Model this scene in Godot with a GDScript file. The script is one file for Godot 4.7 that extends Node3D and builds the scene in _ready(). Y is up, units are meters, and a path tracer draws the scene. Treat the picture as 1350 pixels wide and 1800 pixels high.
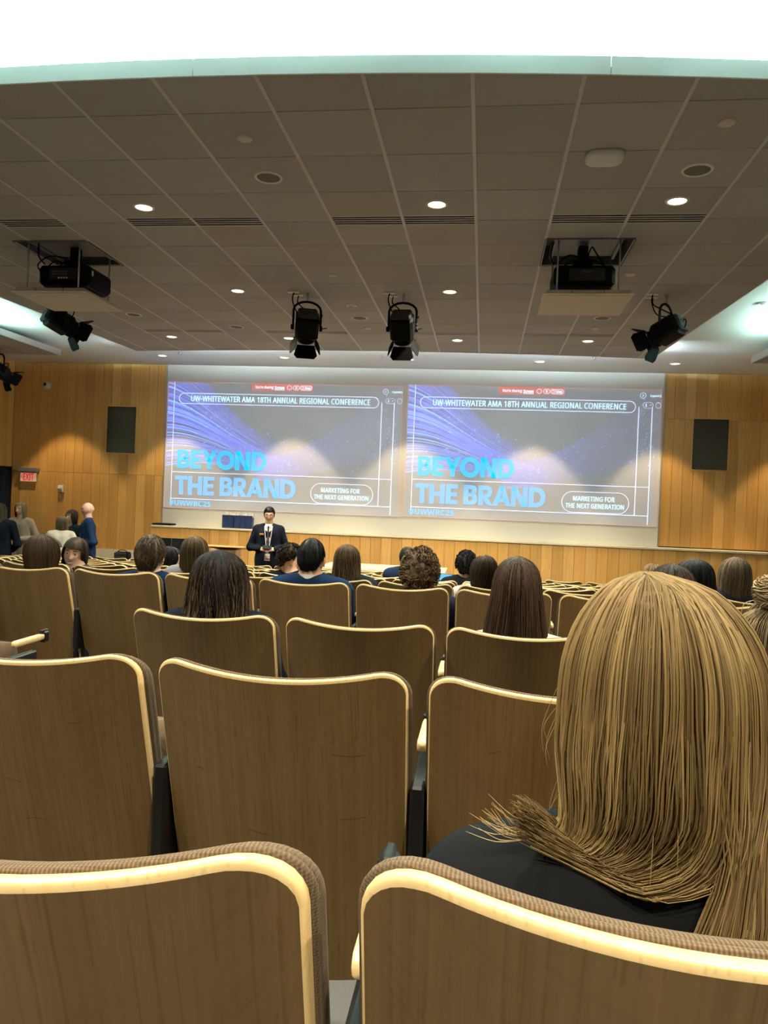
extends Node3D
# A raked lecture hall seen from a back row: projection wall, tile ceiling cloud, rows of maple chairs, people.

const CLOUD_Y := 4.387
const CEIL_Y := 4.6
const WALL_Z := -14.705
const LEFT_X := -9.67
const RIGHT_X := 6.3
const BACK_Z := 5.0
const TILE := 0.611
const GRID_X := -0.152
const GRID_Z := -4.62
const PITCH := 0.575
const SEAT_X := -0.125
# row: distance from the camera, floor height
const ROWS := [[0.50, 0.750], [1.475, 0.673], [2.60, 0.596], [4.27, 0.548], [5.32, 0.462], [6.31, 0.38], [7.3, 0.297], [8.3, 0.213], [9.3, 0.13], [10.3, 0.05], [11.2, 0.0]]

var M := {}
var taken := {}
var rng := RandomNumberGenerator.new()
var head_mesh: ArrayMesh
var sit_body := {}
var sit_top := {}
var hand_cache := {}

# ------------------------------------------------------------------ naming
func numbered(called: String) -> String:
	if not taken.has(called):
		taken[called] = 0
		return called
	taken[called] += 1
	return "%s_%03d" % [called, taken[called]]

func tag(o: Node, label := "", category := "", group := "", kind := "") -> Node:
	if label: o.set_meta("label", label)
	if category: o.set_meta("category", category)
	if group: o.set_meta("group", group)
	if kind: o.set_meta("kind", kind)
	return o

func thing(called: String, at: Vector3, label: String, category: String, group := "", kind := "") -> Node3D:
	var o := Node3D.new()
	o.name = numbered(called)
	add_child(o)
	o.position = at
	tag(o, label, category, group, kind)
	return o

func put(parent: Node, called: String, mesh: Mesh, m: Material) -> MeshInstance3D:
	var o := MeshInstance3D.new()
	o.name = called
	o.mesh = mesh
	if m: o.material_override = m
	parent.add_child(o, true)
	return o

func part(parent: Node, called: String, st: SurfaceTool, m: Material) -> MeshInstance3D:
	st.generate_normals()
	return put(parent, called, st.commit(), m)

# ------------------------------------------------------------------ materials
func lin(r: float, g: float, b: float) -> Color:
	return Color(r, g, b).linear_to_srgb()

func mat(key: String, c: Color, rough := 0.7, metal := 0.0) -> StandardMaterial3D:
	var m := StandardMaterial3D.new()
	m.albedo_color = c
	m.roughness = rough
	m.metallic = metal
	M[key] = m
	return m

func glow(key: String, c: Color, e: float, base := Color(0.8, 0.8, 0.8)) -> StandardMaterial3D:
	var m := mat(key, base, 0.6)
	m.emission_enabled = true
	m.emission = c
	m.emission_energy_multiplier = e
	return m

func vmat(key: String, rough := 0.7) -> StandardMaterial3D:
	var m := mat(key, Color.WHITE, rough)
	m.vertex_color_use_as_albedo = true
	return m

# wood grain: long fibres along v, wavy figure, pores
func wood_image(sz: int, c1: Color, c2: Color, c3: Color, sd: int, along := 0.10, blotch := 0.5) -> ImageTexture:
	var n := FastNoiseLite.new()
	n.seed = sd
	n.noise_type = FastNoiseLite.TYPE_SIMPLEX_SMOOTH
	n.frequency = 0.02
	n.fractal_octaves = 3
	var img := Image.create(sz, sz, true, Image.FORMAT_RGB8)
	for y in sz:
		# mirrored sampling keeps the tile seamless
		var yy := absf(y - sz * 0.5)
		for x in sz:
			var xx := absf(x - sz * 0.5)
			var big := n.get_noise_2d(xx * 0.55, yy * 0.22)
			var fib := n.get_noise_2d(xx * 5.0 + big * 14.0, yy * along * 2.0 + 300.0)
			var fine := n.get_noise_2d(xx * 16.0 + 900.0, yy * along * 6.0)
			var t := clampf(0.5 + big * blotch + fib * 0.45 + fine * 0.18, 0.0, 1.0)
			var c := c1.lerp(c2, t)
			if fine > 0.42: c = c.lerp(c3, 0.45)
			img.set_pixel(x, y, c)
	img.generate_mipmaps()
	return ImageTexture.create_from_image(img)

func weave_image(sz: int, c1: Color, c2: Color, step: int) -> ImageTexture:
	var img := Image.create(sz, sz, true, Image.FORMAT_RGB8)
	var r := RandomNumberGenerator.new()
	r.seed = 5
	for y in sz:
		for x in sz:
			var a := sin(TAU * x / step) * 0.5 + 0.5
			var b := sin(TAU * y / step) * 0.5 + 0.5
			img.set_pixel(x, y, c1.lerp(c2, clampf(a * 0.6 + b * 0.35 + r.randf() * 0.12, 0, 1)))
	img.generate_mipmaps()
	return ImageTexture.create_from_image(img)

func weave_height(sz: int, step: int) -> ImageTexture:
	var img := Image.create(sz, sz, true, Image.FORMAT_RGB8)
	for y in sz:
		for x in sz:
			var a := sin(TAU * x / step) * 0.5 + 0.5
			var b := sin(TAU * y / step) * 0.5 + 0.5
			var v := a * 0.65 + b * 0.35
			img.set_pixel(x, y, Color(v, v, v))
	img.bump_map_to_normal_map(3.0)
	img.generate_mipmaps()
	return ImageTexture.create_from_image(img)

func speck_image(sz: int, c1: Color, c2: Color, sd: int, freq := 0.25) -> ImageTexture:
	var n := FastNoiseLite.new()
	n.seed = sd
	n.frequency = freq
	n.fractal_octaves = 2
	var img := Image.create(sz, sz, true, Image.FORMAT_RGB8)
	for y in sz:
		for x in sz:
			var t := clampf(0.5 + n.get_noise_2d(absf(x - sz * 0.5), absf(y - sz * 0.5)) * 0.8, 0, 1)
			img.set_pixel(x, y, c1.lerp(c2, t))
	img.generate_mipmaps()
	return ImageTexture.create_from_image(img)

func tex_mat(key: String, t: Texture2D, scale: Vector3, rough := 0.6, world := false, tint := Color.WHITE) -> StandardMaterial3D:
	var m := mat(key, tint, rough)
	m.albedo_texture = t
	m.uv1_triplanar = true
	m.uv1_world_triplanar = world
	m.uv1_scale = scale
	return m

# ------------------------------------------------------------------ mesh pieces
func tool() -> SurfaceTool:
	var st := SurfaceTool.new()
	st.begin(Mesh.PRIMITIVE_TRIANGLES)
	st.set_smooth_group(-1)
	return st

func smooth_tool() -> SurfaceTool:
	var st := tool()
	st.set_smooth_group(0)
	return st

# corners counter-clockwise as seen from outside
func tri(st: SurfaceTool, a: Vector3, b: Vector3, c: Vector3) -> void:
	st.add_vertex(a); st.add_vertex(c); st.add_vertex(b)

func quad(st: SurfaceTool, a: Vector3, b: Vector3, c: Vector3, d: Vector3) -> void:
	tri(st, a, b, c); tri(st, a, c, d)

# chamfered box
func bx(st: SurfaceTool, c: Vector3, s: Vector3, bev := 0.0, bs := Basis()) -> void:
	var h := s * 0.5
	bev = minf(bev, minf(h.x, minf(h.y, h.z)) * 0.95)
	if bev <= 0.0:
		var v := []
		for i in 8:
			v.append(c + bs * Vector3(h.x if i & 1 else -h.x, h.y if i & 2 else -h.y, h.z if i & 4 else -h.z))
		quad(st, v[4], v[5], v[7], v[6]); quad(st, v[1], v[0], v[2], v[3])
		quad(st, v[5], v[1], v[3], v[7]); quad(st, v[0], v[4], v[6], v[2])
		quad(st, v[6], v[7], v[3], v[2]); quad(st, v[0], v[1], v[5], v[4])
		return
	var i := h - Vector3(bev, bev, bev)
	var P := func(x, y, z, ax):
		var e := Vector3(i.x * x, i.y * y, i.z * z)
		e[ax] = h[ax] * [x, y, z][ax]
		return c + bs * e
	for ax in 3:
		var u := (ax + 1) % 3
		var w := (ax + 2) % 3
		for sg in [-1, 1]:
			var q := []
			for k in [[-1, -1], [1, -1], [1, 1], [-1, 1]]:
				var s3 := [0, 0, 0]
				s3[ax] = sg; s3[u] = k[0]; s3[w] = k[1]
				q.append(P.call(s3[0], s3[1], s3[2], ax))
			if sg > 0: quad(st, q[0], q[1], q[2], q[3])
			else: quad(st, q[3], q[2], q[1], q[0])
		# edges between faces ax and u
		for sa in [-1, 1]:
			for sb in [-1, 1]:
				var e0 := [0, 0, 0]
				var e1 := [0, 0, 0]
				e0[ax] = sa; e0[u] = sb; e0[w] = -1
				e1[ax] = sa; e1[u] = sb; e1[w] = 1
				var a = P.call(e0[0], e0[1], e0[2], ax)
				var b = P.call(e0[0], e0[1], e0[2], u)
				var c2 = P.call(e1[0], e1[1], e1[2], u)
				var d = P.call(e1[0], e1[1], e1[2], ax)
				if sa * sb > 0: quad(st, a, b, c2, d)
				else: quad(st, d, c2, b, a)
	for x in [-1, 1]:
		for y in [-1, 1]:
			for z in [-1, 1]:
				var a = P.call(x, y, z, 0)
				var b = P.call(x, y, z, 1)
				var d = P.call(x, y, z, 2)
				if x * y * z > 0: tri(st, a, b, d)
				else: tri(st, a, d, b)

func box_mesh(s: Vector3, bev := 0.0) -> ArrayMesh:
	var st := tool()
	bx(st, Vector3.ZERO, s, bev)
	st.generate_normals()
	return st.commit()

func frame_at(t: Vector3) -> Basis:
	var up := Vector3.UP if absf(t.y) < 0.95 else Vector3.RIGHT
	var x := up.cross(t).normalized()
	return Basis(x, t.cross(x).normalized(), t)

# swept round tube
func tube(st: SurfaceTool, pts: Array, rad, n := 8, caps := true) -> void:
	var rings := []
	var prev := Vector3.ZERO
	for i in pts.size():
		var t: Vector3 = (pts[mini(i + 1, pts.size() - 1)] - pts[maxi(i - 1, 0)]).normalized()
		var f: Basis
		if i == 0: f = frame_at(t)
		else:
			var y := t.cross(prev).normalized()
			f = Basis(y.cross(t).normalized(), y, t)
		prev = f.x
		var r: float = rad[i] if rad is Array else rad
		var ring := []
		for k in n:
			var a := TAU * k / n
			ring.append(pts[i] + f.x * cos(a) * r + f.y * sin(a) * r)
		rings.append(ring)
	for i in rings.size() - 1:
		for k in n:
			var k2 := (k + 1) % n
			quad(st, rings[i][k], rings[i][k2], rings[i + 1][k2], rings[i + 1][k])
	if caps:
		for k in n:
			var k2 := (k + 1) % n
			tri(st, pts[0], rings[0][k2], rings[0][k])
			tri(st, pts[-1], rings[-1][k], rings[-1][k2])

# lathe about the local y axis: profile of Vector2(radius, y) from bottom to top
func lathe(st: SurfaceTool, prof: Array, n: int, xf := Transform3D()) -> void:
	for i in prof.size() - 1:
		for k in n:
			var a0 := TAU * k / n
			var a1 := TAU * (k + 1) / n
			var p: Vector2 = prof[i]
			var q: Vector2 = prof[i + 1]
			var A := xf * Vector3(cos(a0) * p.x, p.y, -sin(a0) * p.x)
			var B := xf * Vector3(cos(a1) * p.x, p.y, -sin(a1) * p.x)
			var C := xf * Vector3(cos(a1) * q.x, q.y, -sin(a1) * q.x)
			var D := xf * Vector3(cos(a0) * q.x, q.y, -sin(a0) * q.x)
			if p.x > 1e-6: tri(st, A, B, C)
			if q.x > 1e-6: tri(st, A, C, D)

# extruded polygon given in (x, z), from y0 up to y1
func slab(st: SurfaceTool, poly: PackedVector2Array, y0: float, y1: float) -> void:
	var pl := poly
	if Geometry2D.is_polygon_clockwise(pl):
		pl = pl.duplicate()
		pl.reverse()
	var ix := Geometry2D.triangulate_polygon(pl)
	for i in range(0, ix.size(), 3):
		var a := pl[ix[i]]
		var b := pl[ix[i + 1]]
		var c := pl[ix[i + 2]]
		if (b - a).cross(c - a) < 0:
			var t := b
			b = c
			c = t
		tri(st, Vector3(a.x, y0, a.y), Vector3(b.x, y0, b.y), Vector3(c.x, y0, c.y))
		tri(st, Vector3(a.x, y1, a.y), Vector3(c.x, y1, c.y), Vector3(b.x, y1, b.y))
	for i in pl.size():
		var a := pl[i]
		var b := pl[(i + 1) % pl.size()]
		quad(st, Vector3(a.x, y0, a.y), Vector3(a.x, y1, a.y), Vector3(b.x, y1, b.y), Vector3(b.x, y0, b.y))

func rect2(x0: float, x1: float, z0: float, z1: float) -> PackedVector2Array:
	return PackedVector2Array([Vector2(x0, z0), Vector2(x1, z0), Vector2(x1, z1), Vector2(x0, z1)])

# ellipsoid
func ball(st: SurfaceTool, c: Vector3, r: Vector3, n := 14, bs := Basis()) -> void:
	var m := n / 2
	for j in m:
		for i in n:
			var P := func(ii, jj):
				var la: float = PI * jj / m - PI / 2
				var lo: float = TAU * ii / n
				return c + bs * Vector3(cos(la) * cos(lo) * r.x, sin(la) * r.y, -cos(la) * sin(lo) * r.z)
			if j > 0: tri(st, P.call(i, j), P.call(i + 1, j), P.call(i + 1, j + 1))
			if j < m - 1: tri(st, P.call(i, j), P.call(i + 1, j + 1), P.call(i, j + 1))
			elif j == m - 1 and j == 0: pass

func curve(pts: Array, n: int) -> Array:
	var out := []
	var m := pts.size()
	for i in n + 1:
		var f := float(i) / n * (m - 1)
		var k := mini(int(f), m - 2)
		var p0: Vector3 = pts[maxi(k - 1, 0)]
		var p3: Vector3 = pts[mini(k + 2, m - 1)]
		out.append((pts[k] as Vector3).cubic_interpolate(pts[k + 1], p0, p3, f - k))
	return out

# ------------------------------------------------------------------ light levels
const EXPOSURE := 1.1
const COVE := Color(0.80, 1.0, 0.96)
const REAR_COVE := 18.0
const FRONT_COVE := 55.0
const SIDE_COVE := 80.0
const CLOUD_LAMP := 16.0
const SOFFIT_LAMP := 6.0
const REAR_LAMP := 14.0
const SLIDE := 1.0
const SITTERS := {"0,0": "long-haired blonde woman in black", "1,1": "woman with the blonde bun", "2,-2": "woman with caramel-streaked black hair", "2,0": "woman with long straight brown hair", "3,-5": "woman with long chestnut hair", "3,-4": "man with tousled brown hair", "3,-2": "short-haired man in a navy suit", "3,-1": "person with curly sandy hair", "2,1": "woman with smooth dark brown hair", "3,2": "woman with long black hair", "4,-6": "smiling woman turned round", "4,-4": "woman with long light brown hair", "4,-2": "woman with wavy blonde-tipped hair", "4,0": "woman with dark hair and white collar", "4,3": "woman with long ash brown hair", "5,-3": "man with dark curls in profile", "5,2": "person with grey brown hair", "6,-1": "person with black afro curls", "6,-6": "woman with black hair by the bottles", "7,-2": "man with black hair before the table", "7,-6": "woman with ginger hair by the lectern"}

# ------------------------------------------------------------------ build order
func _ready() -> void:
	rng.seed = 11
	# camera
	var cam := Camera3D.new()
	cam.name = "camera"
	add_child(cam)
	cam.position = Vector3(0, 2.0, 0)
	cam.rotation = Vector3(-0.01195, 0.1276, 0.0399)
	cam.fov = rad_to_deg(2.0 * atan(900.0 / 1345.0))
	cam.near = 0.05
	cam.current = true
	# environment: a closed room, so only a faint grey outside
	var we := WorldEnvironment.new()
	we.name = "environment"
	var env := Environment.new()
	env.background_mode = Environment.BG_COLOR
	env.background_color = Color(0.02, 0.02, 0.02)
	env.tonemap_mode = Environment.TONE_MAPPER_LINEAR
	env.tonemap_exposure = EXPOSURE
	env.sdfgi_enabled = true
	env.ssao_enabled = true
	env.ssil_enabled = true
	we.environment = env
	add_child(we)
	materials()
	cove_lights()
	shell()
	front_wall()
	cloud()
	side_clouds()
	downlights()
	chairs()
	slides()
	ceiling_things()
	wall_things()
	stage_things()
	people()

func materials() -> void:
	# room
	var ply := wood_image(384, Color(0.88, 0.71, 0.44), Color(0.81, 0.61, 0.33), Color(0.70, 0.49, 0.23), 3, 0.06, 0.35)
	for i in 5:
		var tint: Color = [Color(1, 1, 1), Color(0.95, 0.93, 0.9), Color(1, 0.97, 0.92), Color(0.9, 0.88, 0.83), Color(0.97, 0.94, 0.88)][i]
		var m := tex_mat("plank%d" % i, ply, Vector3(0.9, 0.35, 0.9), 0.42, true, tint)
		m.uv1_offset = Vector3(0.13 * i, 0.31 * i, 0.21 * i)
	mat("wall_core", Color(0.32, 0.22, 0.12), 0.9)
	mat("screen_white", Color(0.86, 0.86, 0.83), 0.85)
	mat("cream_paint", Color(0.84, 0.80, 0.70), 0.7)
	mat("ceiling_white", Color(0.86, 0.87, 0.86), 0.9)
	var tl := speck_image(256, Color(0.635, 0.625, 0.61), Color(0.685, 0.675, 0.66), 9, 0.35)
	for i in 3:
		tex_mat("tile%d" % i, tl, Vector3(2.2, 2.2, 2.2), 0.95, true, [Color(1, 1, 1), Color(0.96, 0.96, 0.96), Color(0.98, 0.97, 0.95)][i])
	mat("grid", Color(0.76, 0.75, 0.74), 0.55)
	mat("backing", Color(0.70, 0.70, 0.69), 0.9)
	mat("shaft_metal", Color(0.36, 0.37, 0.39), 0.7)
	mat("fascia", Color(0.87, 0.88, 0.88), 0.6)
	var cp := speck_image(256, Color(0.34, 0.335, 0.33), Color(0.43, 0.425, 0.42), 21, 0.5)
	tex_mat("carpet", cp, Vector3(3, 3, 3), 1.0, true)
	mat("side_wall", Color(0.62, 0.52, 0.38), 0.8)
	mat("curtain", Color(0.03, 0.035, 0.05), 0.95)
	# chairs
	var vn := wood_image(512, Color(0.485, 0.392, 0.24), Color(0.41, 0.32, 0.175), Color(0.30, 0.215, 0.105), 17, 0.07, 0.6)
	for i in 3:
		var m := tex_mat("veneer%d" % i, vn, Vector3(1.3, 0.8, 1.3), 0.38, true, [Color(1, 1, 1), Color(0.95, 0.93, 0.92), Color(1, 0.98, 0.94)][i])
		m.uv1_offset = Vector3(0.3 * i, 0.2 * i, 0.1 * i)
	var ed := wood_image(256, Color(0.94, 0.85, 0.65), Color(0.89, 0.77, 0.54), Color(0.78, 0.63, 0.40), 23, 0.5, 0.3)
	tex_mat("maple_edge", ed, Vector3(2, 2, 2), 0.3, false)
	tex_mat("maple_arm", ed, Vector3(1.5, 1.5, 1.5), 0.32, false)
	var fb := tex_mat("fabric", weave_image(256, Color(0.23, 0.185, 0.135), Color(0.47, 0.40, 0.31), 16), Vector3(19, 19, 19), 0.95, false)
	fb.normal_enabled = true
	fb.normal_texture = weave_height(256, 16)
	fb.normal_scale = 1.0
	mat("black_metal", Color(0.035, 0.035, 0.04), 0.45)
	mat("scratch", Color(0.30, 0.19, 0.09), 0.7)
	# fixtures
	mat("black_paint", Color(0.045, 0.047, 0.05), 0.55)
	mat("black_soft", Color(0.02, 0.02, 0.022), 0.9)
	for q in ["black_soft", "black_paint", "curtain"]:
		if M.has(q): M[q].metallic_specular = 0.2
	mat("dark_grey", Color(0.11, 0.11, 0.12), 0.6)
	mat("mid_grey", Color(0.42, 0.43, 0.44), 0.5)
	mat("silver", Color(0.72, 0.72, 0.73), 0.35, 0.6)
	mat("white_plastic", Color(0.85, 0.85, 0.83), 0.5)
	mat("panel_board", Color(0.80, 0.76, 0.70), 0.7)
	mat("grille_brown", Color(0.16, 0.135, 0.10), 0.95).metallic_specular = 0.1
	mat("grille_grey", Color(0.42, 0.40, 0.38), 0.8)
	mat("lens_glass", Color(0.02, 0.02, 0.03), 0.08)
	glow("downlight_glow", Color(1.0, 0.93, 0.72), 6.0)
	glow("soffit_glow", Color(1.0, 0.96, 0.86), 2.2)
	glow("cove_glow", Color(0.70, 1.0, 0.94), 4.0)
	glow("led_blue", Color(0.2, 0.45, 1.0), 3.0)
	mat("sign_red", Color(0.80, 0.05, 0.08), 0.5)
	M["sign_red"].emission_enabled = true
	M["sign_red"].emission = Color(0.9, 0.05, 0.08)
	M["sign_red"].emission_energy_multiplier = 0.6
	glow("sign_face", Color(1.0, 0.75, 0.62), 0.28, Color(0.8, 0.72, 0.66))
	mat("table_top", Color(0.86, 0.80, 0.68), 0.35)
	mat("navy_skirt", Color(0.03, 0.035, 0.07), 0.9)
	mat("lectern_wood", Color(0.84, 0.67, 0.42), 0.4)
	mat("bag_blue", Color(0.08, 0.13, 0.27), 0.45)
	mat("tissue", Color(0.90, 0.90, 0.88), 0.8)
	mat("paper", Color(0.85, 0.84, 0.80), 0.7)
	mat("bottle", Color(0.82, 0.86, 0.88), 0.12)
	mat("bottle_label", Color(0.75, 0.78, 0.82), 0.5)
	glow("phone_screen", Color(0.35, 0.75, 1.0), 0.9, Color(0.05, 0.05, 0.05))
	mat("gold", Color(0.75, 0.6, 0.25), 0.35, 0.7)

# ------------------------------------------------------------------ large lights: cove strips above the ceiling cloud
func rear_z(x: float) -> float:
	return -4.195 - 0.0184 * (x + 1.9) * (x + 1.9)

func front_z(x: float) -> float:
	return -11.97 - 0.016 * (x + 1.7) * (x + 1.7)

func cove_strip(a: Vector3, b: Vector3, tilt: Vector3, energy: float, label: String, grp: String) -> void:
	var o := thing("cove_light", (a + b) * 0.5, label, "light strip", grp)
	var d := b - a
	var st := tool()
	var bs := Basis(d.normalized(), Vector3.UP, d.normalized().cross(Vector3.UP))
	bx(st, Vector3(0, -0.012, 0), Vector3(d.length() - 0.02, 0.02, 0.05), 0.003, bs)
	part(o, "housing", st, M.white_plastic)
	st = tool()
	bx(st, Vector3.ZERO, Vector3(d.length() - 0.04, 0.006, 0.035), 0.0, bs)
	part(o, "led_strip_light", st, M.cove_glow)
	var l := AreaLight3D.new()
	l.name = "cove_area_light"
	o.add_child(l, true)
	l.area_size = Vector2(d.length(), 0.06)
	l.light_color = COVE if not "soffit" in label else Color(0.88, 0.96, 1.0)
	l.light_energy = energy
	l.area_range = 30.0
	l.shadow_enabled = true
	var fwd := tilt.normalized()
	l.basis = Basis.looking_at(fwd, bs.z if absf(fwd.dot(bs.z)) < 0.9 else Vector3.UP)
	# long side along the strip
	var z := -fwd
	var x := (d.normalized() - z * d.normalized().dot(z)).normalized()
	l.basis = Basis(x, z.cross(x), z)
	l.position = Vector3(0, 0.012, 0)

func cove_lights() -> void:
	var n := 8
	for i in n:
		var x0 := lerpf(-6.1, 2.65, float(i) / n)
		var x1 := lerpf(-6.1, 2.65, float(i + 1) / n)
		cove_strip(Vector3(x0, 4.445, rear_z(x0) - 0.09), Vector3(x1, 4.445, rear_z(x1) - 0.09), Vector3(0, 1, 0.55), REAR_COVE, "cool white cove light strip along the curved ceiling edge", "cove lights along the curved ceiling edge")
	for i in n:
		var x0 := lerpf(-5.7, 2.35, float(i) / n)
		var x1 := lerpf(-5.7, 2.35, float(i + 1) / n)
		cove_strip(Vector3(x0, 4.445, front_z(x0) + 0.10), Vector3(x1, 4.445, front_z(x1) + 0.10), Vector3(0, 1, -0.7), FRONT_COVE, "cool white cove light strip facing the front soffit", "cove lights along the soffit edge")
	for i in 3:
		var z0 := -5.2 - i * 1.9
		cove_strip(Vector3(-7.72, 4.44, z0), Vector3(-7.7, 4.44, z0 - 1.85), Vector3(1.2, 1, 0), SIDE_COVE, "cool white cove light strip on the ceiling panel beside the exit wall", "cove lights in the exit side ceiling trough")
		cove_strip(Vector3(4.22, 4.44, z0), Vector3(4.2, 4.44, z0 - 1.85), Vector3(-1.2, 1, 0), SIDE_COVE, "cool white cove light strip above the trough far from the exit sign", "cove lights in the far ceiling trough")

# ------------------------------------------------------------------ room shell
func floor_y(z: float) -> float:
	if z > -ROWS[0][0]: return ROWS[0][1] + 0.0
	for i in ROWS.size() - 1:
		var a = ROWS[i]
		var b = ROWS[i + 1]
		if z >= -b[0]:
			return lerpf(a[1], b[1], (-z - a[0]) / (b[0] - a[0]))
	return 0.0

func shell() -> void:
	var st := tool()
	var zs := [BACK_Z]
	for r in ROWS: zs.append(-r[0])
	zs.append(WALL_Z - 0.2)
	for i in zs.size() - 1:
		var a := Vector3(LEFT_X - 0.2, floor_y(zs[i]), zs[i])
		var b := Vector3(RIGHT_X + 0.2, floor_y(zs[i]), zs[i])
		var c := Vector3(RIGHT_X + 0.2, floor_y(zs[i + 1]), zs[i + 1])
		var d := Vector3(LEFT_X - 0.2, floor_y(zs[i + 1]), zs[i + 1])
		var dn := Vector3(0, -0.2, 0)
		quad(st, a, b, c, d)
		quad(st, d + dn, c + dn, b + dn, a + dn)
		quad(st, a, d, d + dn, a + dn)
		quad(st, c, b, b + dn, c + dn)
		if i == 0: quad(st, b, a, a + dn, b + dn)
	var f := part(self, "floor", st, M.carpet)
	tag(f, "dark carpeted raked floor under the chair rows", "floor", "", "structure")
	st = tool()
	bx(st, Vector3((LEFT_X + RIGHT_X) / 2, CEIL_Y + 0.1, (WALL_Z + BACK_Z) / 2), Vector3(RIGHT_X - LEFT_X + 0.8, 0.2, BACK_Z - WALL_Z + 0.8))
	tag(part(self, "ceiling", st, M.ceiling_white), "smooth white upper ceiling above the grey tile cloud", "ceiling", "", "structure")
	# left wall: planks above, black curtained doorway beside the corner
	var wl := Node3D.new()
	wl.name = "wall_left"
	add_child(wl)
	tag(wl, "maple panelled side wall beside the exit sign", "wall", "", "structure")
	wl.position = Vector3(LEFT_X, 0, 0)
	st = tool()
	bx(st, Vector3(-0.15, 2.3, (WALL_Z + BACK_Z) / 2), Vector3(0.2, 4.9, BACK_Z - WALL_Z + 0.4))
	part(wl, "wall_core", st, M.wall_core)
	var i := 0
	var z := WALL_Z + 0.0
	var zend := -8.2
	var shared := {}
	while z < zend:
		var y0 := 2.44 if z < -13.3 else 0.0
		var hh := CEIL_Y - y0
		if not shared.has(hh): shared[hh] = box_mesh(Vector3(0.05, hh - 0.004, 0.187), 0.002)
		var p := put(wl, "plank", shared[hh], M["plank%d" % (i * 3 % 5)])
		p.position = Vector3(-0.025, y0 + hh / 2, z + 0.095)
		z += 0.19
		i += 1
	st = tool()
	bx(st, Vector3(-0.03, 2.3, (zend + BACK_Z) / 2), Vector3(0.06, 4.6, BACK_Z - zend))
	part(wl, "rear_panelling", st, M.side_wall)
	# curtain in the doorway: vertical folds
	st = smooth_tool()
	var n := 60
	for k in n:
		var za := lerpf(WALL_Z + 0.04, -13.32, float(k) / n)
		var zb := lerpf(WALL_Z + 0.04, -13.32, float(k + 1) / n)
		var xa := 0.01 + 0.03 * sin(k * 0.9)
		var xb := 0.01 + 0.03 * sin((k + 1) * 0.9)
		quad(st, Vector3(xa, 0.02, zb if false else za), Vector3(xa, 2.44, za), Vector3(xb, 2.44, zb), Vector3(xb, 0.02, zb))
		quad(st, Vector3(xb - 0.01, 0.02, zb), Vector3(xb - 0.01, 2.44, zb), Vector3(xa - 0.01, 2.44, za), Vector3(xa - 0.01, 0.02, za))
	var cu := part(self, "doorway_curtain", st, M.curtain)
	cu.position = Vector3(LEFT_X - 0.005, 0, 0)
	tag(cu, "black curtain hanging in the side doorway beside the exit sign", "curtain")
	for side in ["right", "back"]:
		st = tool()
		if side == "right": bx(st, Vector3(RIGHT_X + 0.1, 2.3, (WALL_Z + BACK_Z) / 2), Vector3(0.2, 4.9, BACK_Z - WALL_Z + 0.4))
		else: bx(st, Vector3((LEFT_X + RIGHT_X) / 2, 2.3, BACK_Z + 0.1), Vector3(RIGHT_X - LEFT_X + 0.4, 4.9, 0.2))
		tag(part(self, "wall_" + side, st, M.side_wall), "maple coloured %s wall of the hall" % ["side", "rear"][["right", "back"].find(side)], "wall", "", "structure")

func planks(parent: Node3D, x0: float, x1: float, y0: float, y1: float, zf: float, w: float, sd: int, hole := Rect2()) -> void:
	var n := roundi((x1 - x0) / w)
	var ww := (x1 - x0) / n
	var meshes := {}
	for i in n:
		var a := x0 + i * ww
		var spans := [[y0, y1]]
		for s in spans:
			var h: float = s[1] - s[0]
			var key := snappedf(h, 0.001)
			if not meshes.has(key): meshes[key] = box_mesh(Vector3(ww - 0.004, h - 0.005, 0.03), 0.002)
			var p := put(parent, "plank", meshes[key], M["plank%d" % ((i * 7 + sd * 3 + (i / 3)) % 5)])
			p.position = Vector3(a + ww / 2, s[0] + h / 2, zf - 0.015)

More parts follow.
